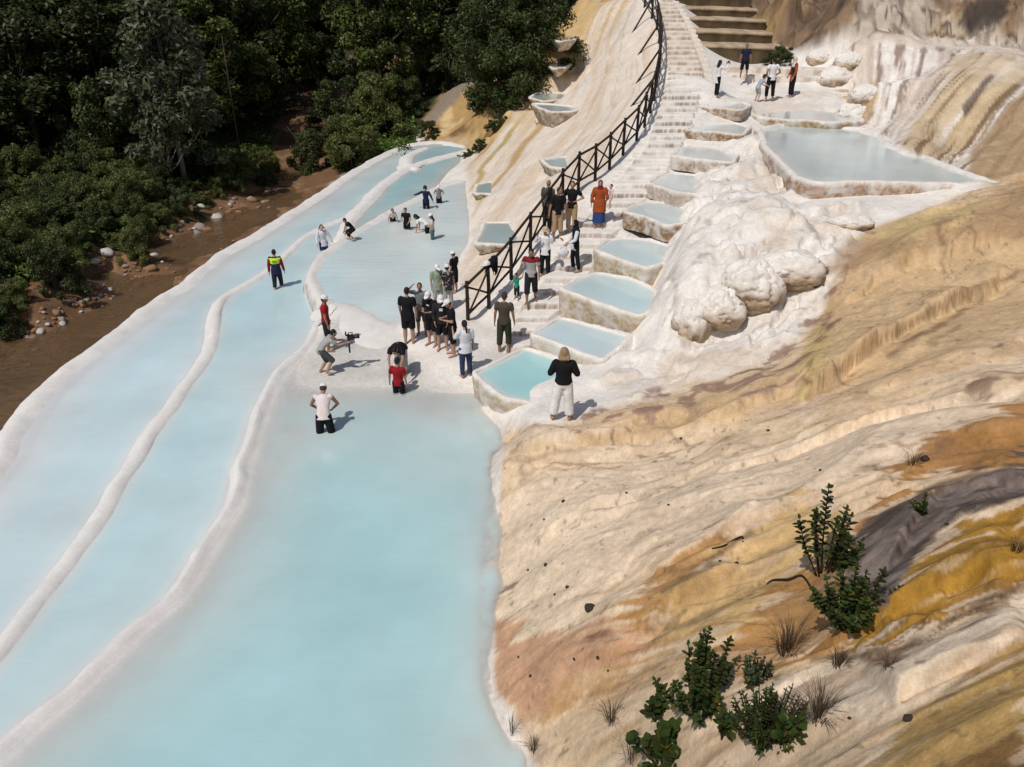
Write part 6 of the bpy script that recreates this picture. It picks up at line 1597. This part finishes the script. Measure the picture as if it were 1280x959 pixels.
for attempt in range(900):
    px = RNG.uniform(-40, 345); top = np.interp(px, [q[0] for q in BL], [q[1] for q in BL]); py = RNG.uniform(215, top - 3)
    if 118 < px < 150 and py > 290: continue
    p = hill_pt(px, py)
    if not free(p[0], p[1], 1.3): continue
    taken.append((p[0], p[1])); edge = (top - py) / 60
    place('d' if RNG.random() < .6 else 'c', p[0], p[1], float(RNG.uniform(.22, .42)) * (1 + min(.6, edge * .4)), float(RNG.uniform(.8, 1.3)), 'low green bush in the thicket on the far bank of the stream', 'bushes in the thicket on the far bank'); nb += 1
    if nb >= 90: break
# dead pale trunk among the trees
for px, py, top, lab in [(291,135,52,'thin bare dead trunk standing among the dark trees'),(385,196,160,'pale broken dead branch leaning over the stream bend')]:
    p = at_ground(px, py + 60) if py < 150 else at_ground(px, py)
    if py < 150: p = at_y(px, py, 47.0)
    H = (py - top) / FPX * (p[1] * CP - (p[2] - CAMH) * SP)
    r = empty('dead_tree', tuple(p)); tag(r, lab, 'tree')
    mb = MB(); ln = 0 if py < 150 else -.6
    mb.tube([(0, 0, -2.5 if py < 150 else -.4), (ln * H * .4, 0, H * .5), (ln * H, 0, H)], [.055, .04, .02], 7); mb.build('trunk', M_BARK, r)
    mb = MB()
    for k in range(6):
        z0 = H * (.35 + .1 * k); a = k * 2.4; mb.tube([(ln * z0, 0, z0), (ln * z0 + math.cos(a) * .5, math.sin(a) * .5, z0 + .35)], [.03, .012], 5)
    mb.build('branch', M_BARK, r)
# ground cover on the far bank
rng = np.random.default_rng(31)
n = 26000; X = rng.uniform(-46, -6, n); Y = rng.uniform(20, 62, n)
dr = line_dist(X, Y, RIVER_LINE); Z = sample_grid(GZ, X, Y); a, b_, dc = project(X, Y, Z)
side = np.interp(Y, [q[1] for q in RIVER_LINE[:9]], [q[0] for q in RIVER_LINE[:9]])
bl = np.interp(a, [-60,0,45,100,130,160,190,215,240,270,300,340,345,520], [475,442,412,374,356,338,317,295,276,260,248,236,900,900])
ok = (dr > 2.8 + .8 * fbm(X * .5, Y * .5, seed=5)) & (b_ < bl + 4 * fbm(X * .8, Y * .8, seed=15)) & (a > -60) & (a < 520) & ((X < side) | (Y > 47))
C = np.stack([X, Y, Z + .15 + .9 * np.maximum(0, fbm(X * .35, Y * .35, seed=6))], 1)[ok][:11000]
V, F, c = leaf_cloud(C, .35 + .25 * rng.random(len(C)), 16, .10, rng, aspect=2.6)
pt = (1 + .9 * sstep(0, .5, fbm(V[:, 0] * .25, V[:, 1] * .25, seed=7)))[:, None]
tag(mesh_obj('undergrowth', V, F, M_GRASS, col=c * pt, smooth=False), kind='stuff')

# ------------------------------------------------------------------ stones of the stream bank
M_STONE = plain('river_stone', (.30,.255,.215), .85, .5, 6, .3, .2); M_STONE2 = plain('river_stone_brown', (.26,.15,.085), .85, .5, 6, .3, .2); M_STONE3 = plain('river_stone_pale', (.50,.47,.43), .85, .5, 6, .25, .2); M_STONED = plain('dark_stone', (.05,.038,.03), .85, .5, 20, .35, .2)
def stone_mesh(name, mat, seed, nu=16, nv=10):
    u = np.linspace(0, 2 * math.pi, nu, endpoint=False); v = np.linspace(.05, math.pi - .05, nv); U, Vv = np.meshgrid(u, v)
    d = np.stack([np.sin(Vv) * np.cos(U), np.sin(Vv) * np.sin(U), np.cos(Vv)], -1)
    f = 1 + .35 * fbm(d[..., 0] * 1.3 + seed * 7, d[..., 1] * 1.3, d[..., 2] * 1.3, 3, seed)
    f = np.minimum(f, 1.02 + .12 * np.sign(vnoise(d[..., 0] * 1.6 + seed, d[..., 1] * 1.6, d[..., 2] * 1.6, seed + 2)))
    p = d * f[..., None] * np.array([1, .8, .6])
    I, J = np.meshgrid(np.arange(nv - 1), np.arange(nu), indexing='ij'); J2 = (J + 1) % nu
    F = np.stack([I * nu + J, (I + 1) * nu + J, (I + 1) * nu + J2, I * nu + J2], -1).reshape(-1, 4)
    return mesh_obj(name, p.reshape(-1, 3), F, mat, smooth=False)
GS = 'stones along the brown stream'
sp_ = [(stone_mesh('river_stone', M_STONE, 1), 'grey beige stone on the bank of the brown stream'), (stone_mesh('river_stone', M_STONE2, 2), 'rust brown stone lying in or beside the stream'), (stone_mesh('river_stone', M_STONE3, 3), 'pale stone on the bank of the brown stream')]
first = [True] * 3
def put_stone(px, py, r, k, label=None):
    p = hill_pt(px, py); r = r / FPX * (p[1] * CP - (p[2] - CAMH) * SP); o, lab = sp_[k]
    if first[k]: first[k] = False
    else:
        o = o.copy(); COL.objects.link(o)
    o.location = (p[0], p[1], max(p[2], float(sample_grid(GZ, p[0], p[1]))) + r * .15); o.rotation_euler = (random.uniform(-.3, .3), random.uniform(-.3, .3), random.uniform(0, 6.28)); o.scale = (r, r, r)
    tag(o, label or lab, 'stone', None if label else GS)
    if label and 'group' in o: del o['group']
band = resample(np.array([(0,444),(45,415),(100,378),(130,360),(160,342),(190,321),(215,299),(240,280),(270,264),(300,252),(340,239)], float), 6)
for k in range(230):
    b_ = band[int(RNG.integers(len(band)))]
    px, py = b_[0] + RNG.normal() * 7, b_[1] + RNG.normal() * 9 + 4
    put_stone(float(px), float(py), float(np.exp(RNG.normal() * .45)) * 2.9, int(RNG.choice([0, 0, 1, 1, 1, 2])))
for k in range(70):
    t = RNG.random(); px, py = 5 + t * 330 + RNG.normal() * 16, 470 - t * 215 + RNG.normal() * 14
    put_stone(float(px), float(py), float(RNG.uniform(1.2, 4)), 1)
put_stone(136, 322, 11, 2, 'large white boulder under the green bank of the stream'); put_stone(120, 330, 7, 2, 'white boulder just left of the large white one by the stream'); put_stone(2, 388, 17, 0, 'big grey boulder at the left edge of the picture'); put_stone(252, 262, 6, 2, 'whitish boulder at the upper end of the stream bank')
for k in range(18): put_stone(float(395 + RNG.random() * 45), float(104 + RNG.normal() * 3), 3.0, 2)

# ------------------------------------------------------------------ shrubs, tufts, stones and twigs on the near slope
bpy.context.view_layer.update()
def leaf_on(V, F, Cc, base, d, nrm_, L, w, tint):
    d = nrm(d); s = np.cross(d, nrm_); s /= np.linalg.norm(s) + 1e-9; n_ = np.cross(s, d)
    prof = [(0, 0), (.25, .75), (.55, 1.0), (.8, .65), (1, 0)]
    b0 = len(V)
    for t, ww in prof:
        c = base + d * L * t - n_ * L * .18 * t * t
        V.append(c + s * w * ww * .5 + n_ * w * .12 * ww); V.append(c - n_ * .0); V.append(c - s * w * ww * .5 + n_ * w * .12 * ww)
    for k in range(len(prof) - 1):
        a = b0 + 3 * k
        F.append((a, a + 1, a + 4, a + 3)); F.append((a + 1, a + 2, a + 5, a + 4))
    Cc += [tint] * (3 * len(prof))
def shrub(px, py, hpx, wpx, nst, leafpx, label, mat=None, seed=0, lw=.55, gap=1.0, curl=.3, lean=0.0):
    rng = random.Random(seed); p = hill_pt(px, py); p[2] = float(sample_grid(GZ, p[0], p[1]))
    dep = p[1] * CP - (p[2] - CAMH) * SP; m = dep / FPX
    H, Wd, L = hpx * m * 1.12, wpx * m, leafpx * m
    root = empty('leafy_shrub', tuple(p)); tag(root, label, 'shrub')
    V, F, Cc = [], [], []; mb = MB()
    for k in range(nst):
        a = rng.uniform(0, 2 * math.pi); r = math.sqrt(rng.random()) * Wd * .5
        tip = np.array([math.cos(a) * r + lean * H, math.sin(a) * r * .8, H * (1 - .55 * (r / (Wd * .5 + 1e-6)) ** 1.3) * rng.uniform(.5, 1.1)])
        b0 = np.array([tip[0] * .22, tip[1] * .22, -.05]); mid = (b0 + tip) * .5 + np.array([tip[0] * .10, tip[1] * .10, .02])
        P3 = catmull([b0, mid, tip], 8); mb.tube(P3[::2], [.0045 + .006 * (1 - i / 8) for i in range(len(P3[::2]))], 5)
        Q = resample(P3, L * .33 * gap); tint0 = rng.uniform(.6, 1.5)
        ph = rng.random() * 6
        for i in range(max(1, int(len(Q) * .15)), len(Q)):
            d = nrm(Q[min(i + 1, len(Q) - 1)] - Q[i - 1]); ph += 1.57
            for sgn in (1, -1):
                if rng.random() < .22 or i < len(Q) * (.2 + .3 * (k % 3) / 2): continue
                o = np.cross(d, [math.cos(ph), math.sin(ph), .15]); o = nrm(o) * sgn
                g = tint0 * rng.uniform(.6, 1.4)
                dry = rng.random() < .05
                leaf_on(V, F, Cc, Q[i], o * .85 + d * rng.uniform(.25, .8), nrm(d + np.array([0, -.2, .8])), L * rng.uniform(.4, 1.2) * (1 if i < len(Q) - 2 else .6), L * lw * rng.uniform(.8, 1.1), (3.2, 1.7, 1.2) if dry else (g * rng.uniform(.85, 1.3), g, g * rng.uniform(.6, 1.1)))
        leaf_on(V, F, Cc, Q[-1], nrm(Q[-1] - Q[-2]), np.array([0, -1., .3]), L * .7, L * lw * .7, (1.2, 1.4, 1))
    mesh_obj('leaves', np.array(V), np.array(F), mat or M_SHRUB, root, col=np.array(Cc))
    mb.build('stems', M_TWIG, root)
    return root
shrub(1030,722,122,98,14,11,'tall leafy shrub with upright shoots beside the grey purple rock band', seed=1)
shrub(1052,812,100,106,26,11.5,'dense leafy shrub just below the tallest one, under the bare twig', seed=2)
shrub(868,908,116,118,30,11,'broad leafy shrub with tall shoots at the bottom of the slope', seed=3)
shrub(955,948,86,112,60,8.5,'fine leaved dark bush at the bottom edge of the slope', seed=4, lw=.3, gap=1.2)
shrub(942,858,54,44,16,9,'small grey green shrublet above the fine leaved bush', mat=M_SHRUB2, seed=5, lw=.4)
shrub(826,962,52,88,15,18,'round leaved plant at the bottom edge left of the broad shrub', seed=6, lw=.95)
shrub(822,905,34,36,8,15,'little leafy plant at the left foot of the broad shrub', seed=7)
shrub(900,950,42,30,7,15,'little leafy plant between the broad shrub and the fine leaved bush', seed=8)
shrub(985,930,40,40,9,18,'small round leaved plant right of the fine leaved bush', seed=9, lw=.8)
shrub(1150,648,20,34,8,8,'tiny dark plant growing on the grey purple rock band', seed=10)
def tuft(px, py, hpx, wpx, nb, label, mat=None, seed=0, lie=.6, group=None):
    rng = random.Random(seed); p = hill_pt(px, py); p[2] = float(sample_grid(GZ, p[0], p[1])); dep = p[1] * CP - (p[2] - CAMH) * SP; m = dep / FPX
    V, F, Cc = [], [], []
    for k in range(nb):
        a = rng.uniform(0, 6.28); r = rng.random() ** .7; H = hpx * m * rng.uniform(.5, 1.1); o = np.array([math.cos(a), math.sin(a), 0]) * wpx * m * .5 * r
        b0 = o * .35; b0[2] = -.03; mid = o * .7 + np.array([0, 0, H * .6]); tip = o * (1 + lie * rng.random()) + np.array([0, 0, H * (1 - .5 * r * lie)])
        s = np.array([-math.sin(a + rng.uniform(-.8, .8)), math.cos(a), 0]) * .0022 * (1 + m * 40)
        i = len(V); V += [b0 - s, b0 + s, mid + s * .8, mid - s * .8, tip + s * .2, tip - s * .2]; F += [(i, i + 1, i + 2, i + 3), (i + 3, i + 2, i + 4, i + 5)]
        g = rng.uniform(.4, 1.5); Cc += [(g, g, g)] * 6
    o = mesh_obj('dry_tuft', np.array(V), np.array(F), mat or M_DRY, col=np.array(Cc)); o.location = tuple(p)
    return tag(o, label, 'tuft', group)
for k, (px, py, h, w, n, lab) in enumerate([(764,912,34,46,90,'dry straw coloured tuft on the cream slope at the bottom'),(985,812,46,70,170,'dark brown dry grass patch left of the lower dense shrub'),(640,925,34,26,30,'dark tuft growing at the edge of the turquoise pool'),(668,942,24,34,70,'brown dry tuft at the very corner of the pool shore'),(1045,845,30,34,80,'dead weed stalks under the lower dense shrub'),
    (1140,588,20,34,60,'dry tuft beside the dark stone above the grey rock band'),(1015,930,44,80,170,'brown dead weeds right of the fine leaved bush'),(1260,718,24,30,40,'dry stalks at the lower edge of the ochre band'),
    (790,955,36,50,60,'sparse dry stalks left of the round leaved plant'),(1108,842,20,40,50,'scattered dead stalks near the white band and ochre edge'),(1030,352,16,14,60,'small dark dry tuft under the white flowstone ledge')]):
    tuft(px, py, h, w, n, lab, seed=40 + k)
GST = 'dark pebbles scattered on the cream slope'
pb = stone_mesh('pebble', M_STONED, 8); fp = True
def pebble(px, py, rpx, label=None):
    global fp
    p = hill_pt(px, py); p[2] = float(sample_grid(GZ, p[0], p[1])); dep = p[1] * CP - (p[2] - CAMH) * SP; r = rpx / FPX * dep
    if fp: o = pb; fp = False
    else: o = pb.copy(); COL.objects.link(o)
    o.location = (p[0], p[1], p[2] + r * .3); o.scale = (r, r, r); o.rotation_euler = (random.uniform(-.4, .4), random.uniform(-.4, .4), random.uniform(0, 6))
    tag(o, label or 'small dark pebble on the cream coloured slope', 'stone', GST)
    if label: del o['group']
pebble(737,771,8,'largest dark stone in the middle of the cream slope'); pebble(1155,578,7,'dark stone beside the dry tuft above the grey rock band'); pebble(1130,912,7,'grey stone at the bottom right of the white band'); 
for px, py, r in [(704,632,3),(682,712,3.2),(709,741,3),(693,753,2),(716,858,2.6),(745,857,3),(663,849,2.5),(648,825,2),(680,652,2),(1025,590,2.5),(835,637,2),(783,617,2),(1060,905,3),(920,710,3.5),(900,702,2.5),(760,842,2),(660,715,2.2),(1182,660,3),(850,560,2),(960,540,2.4)]: pebble(px, py, r)
def twig(pts, rpx, label):
    P3 = []
    for px, py, lift in pts:
        p = hill_pt(px, py); p[2] = float(sample_grid(GZ, p[0], p[1])); P3.append(p + np.array([0, 0, lift]))
    dep = P3[0][1] * CP - (P3[0][2] - CAMH) * SP
    P3 = catmull(P3, 6); r = rpx / FPX * dep; mb = MB(); n = len(P3)
    mb.tube(P3, [r * (1 - .6 * abs(i / n - .5)) for i in range(n)], 7)
    o = mb.build('twig', M_TWIG); tag(o, label, 'twig')
twig([(958,733,.0),(966,729,.02),(985,728,.035),(1000,730,.02),(1014,738,.0)], 1.5, 'dark bare bent twig sticking out left of the lower dense shrub')
twig([(888,698,.0),(905,686,.0),(925,679,.01),(928,682,.0)], 1.7, 'dark root lying along the edge of the ochre streak')
# ------------------------------------------------------------------ camera, sun and sky
cam = bpy.data.cameras.new('camera'); cam.sensor_width = 36; cam.lens = FPX / IMW * 36; cam.clip_end = 2000; cam.clip_start = .1
co = bpy.data.objects.new('camera', cam); COL.objects.link(co)
co.location = (0, 0, CAMH); co.rotation_euler = (math.pi / 2 - PITCH, 0, 0); scene.camera = co
SUN_EL, SUN_AZ = math.radians(56), math.radians(218)     # azimuth the light comes from, clockwise from +Y
sd = Vector((math.cos(SUN_EL) * math.sin(SUN_AZ), math.cos(SUN_EL) * math.cos(SUN_AZ), math.sin(SUN_EL)))
sl = bpy.data.lights.new('sun', 'SUN'); sl.energy = 3.4; sl.angle = math.radians(.53); sl.color = (1, .95, .88)
so = bpy.data.objects.new('sun', sl); COL.objects.link(so); so.rotation_euler = sd.to_track_quat('Z', 'Y').to_euler(); so.location = sd * 200
w = bpy.data.worlds.new('World'); scene.world = w; w.use_nodes = True
nt = w.node_tree; bg = nt.nodes['Background']
sky = nt.nodes.new('ShaderNodeTexSky'); sky.sky_type = 'NISHITA'; sky.sun_disc = False; sky.sun_elevation = SUN_EL; sky.sun_rotation = SUN_AZ; sky.dust_density = 2.0; sky.air_density = 1.0
nt.links.new(sky.outputs[0], bg.inputs['Color']); bg.inputs['Strength'].default_value = .075
vs = scene.view_settings; vs.view_transform = 'Standard'; vs.look = 'None'; vs.gamma = 1; vs.exposure = -0.24; vs.use_curve_mapping = False
scene.cycles.max_bounces = 6; scene.cycles.diffuse_bounces = 3; scene.cycles.glossy_bounces = 2; scene.cycles.transparent_max_bounces = 8
scene.cycles.use_denoising = True
bpy.context.view_layer.update()
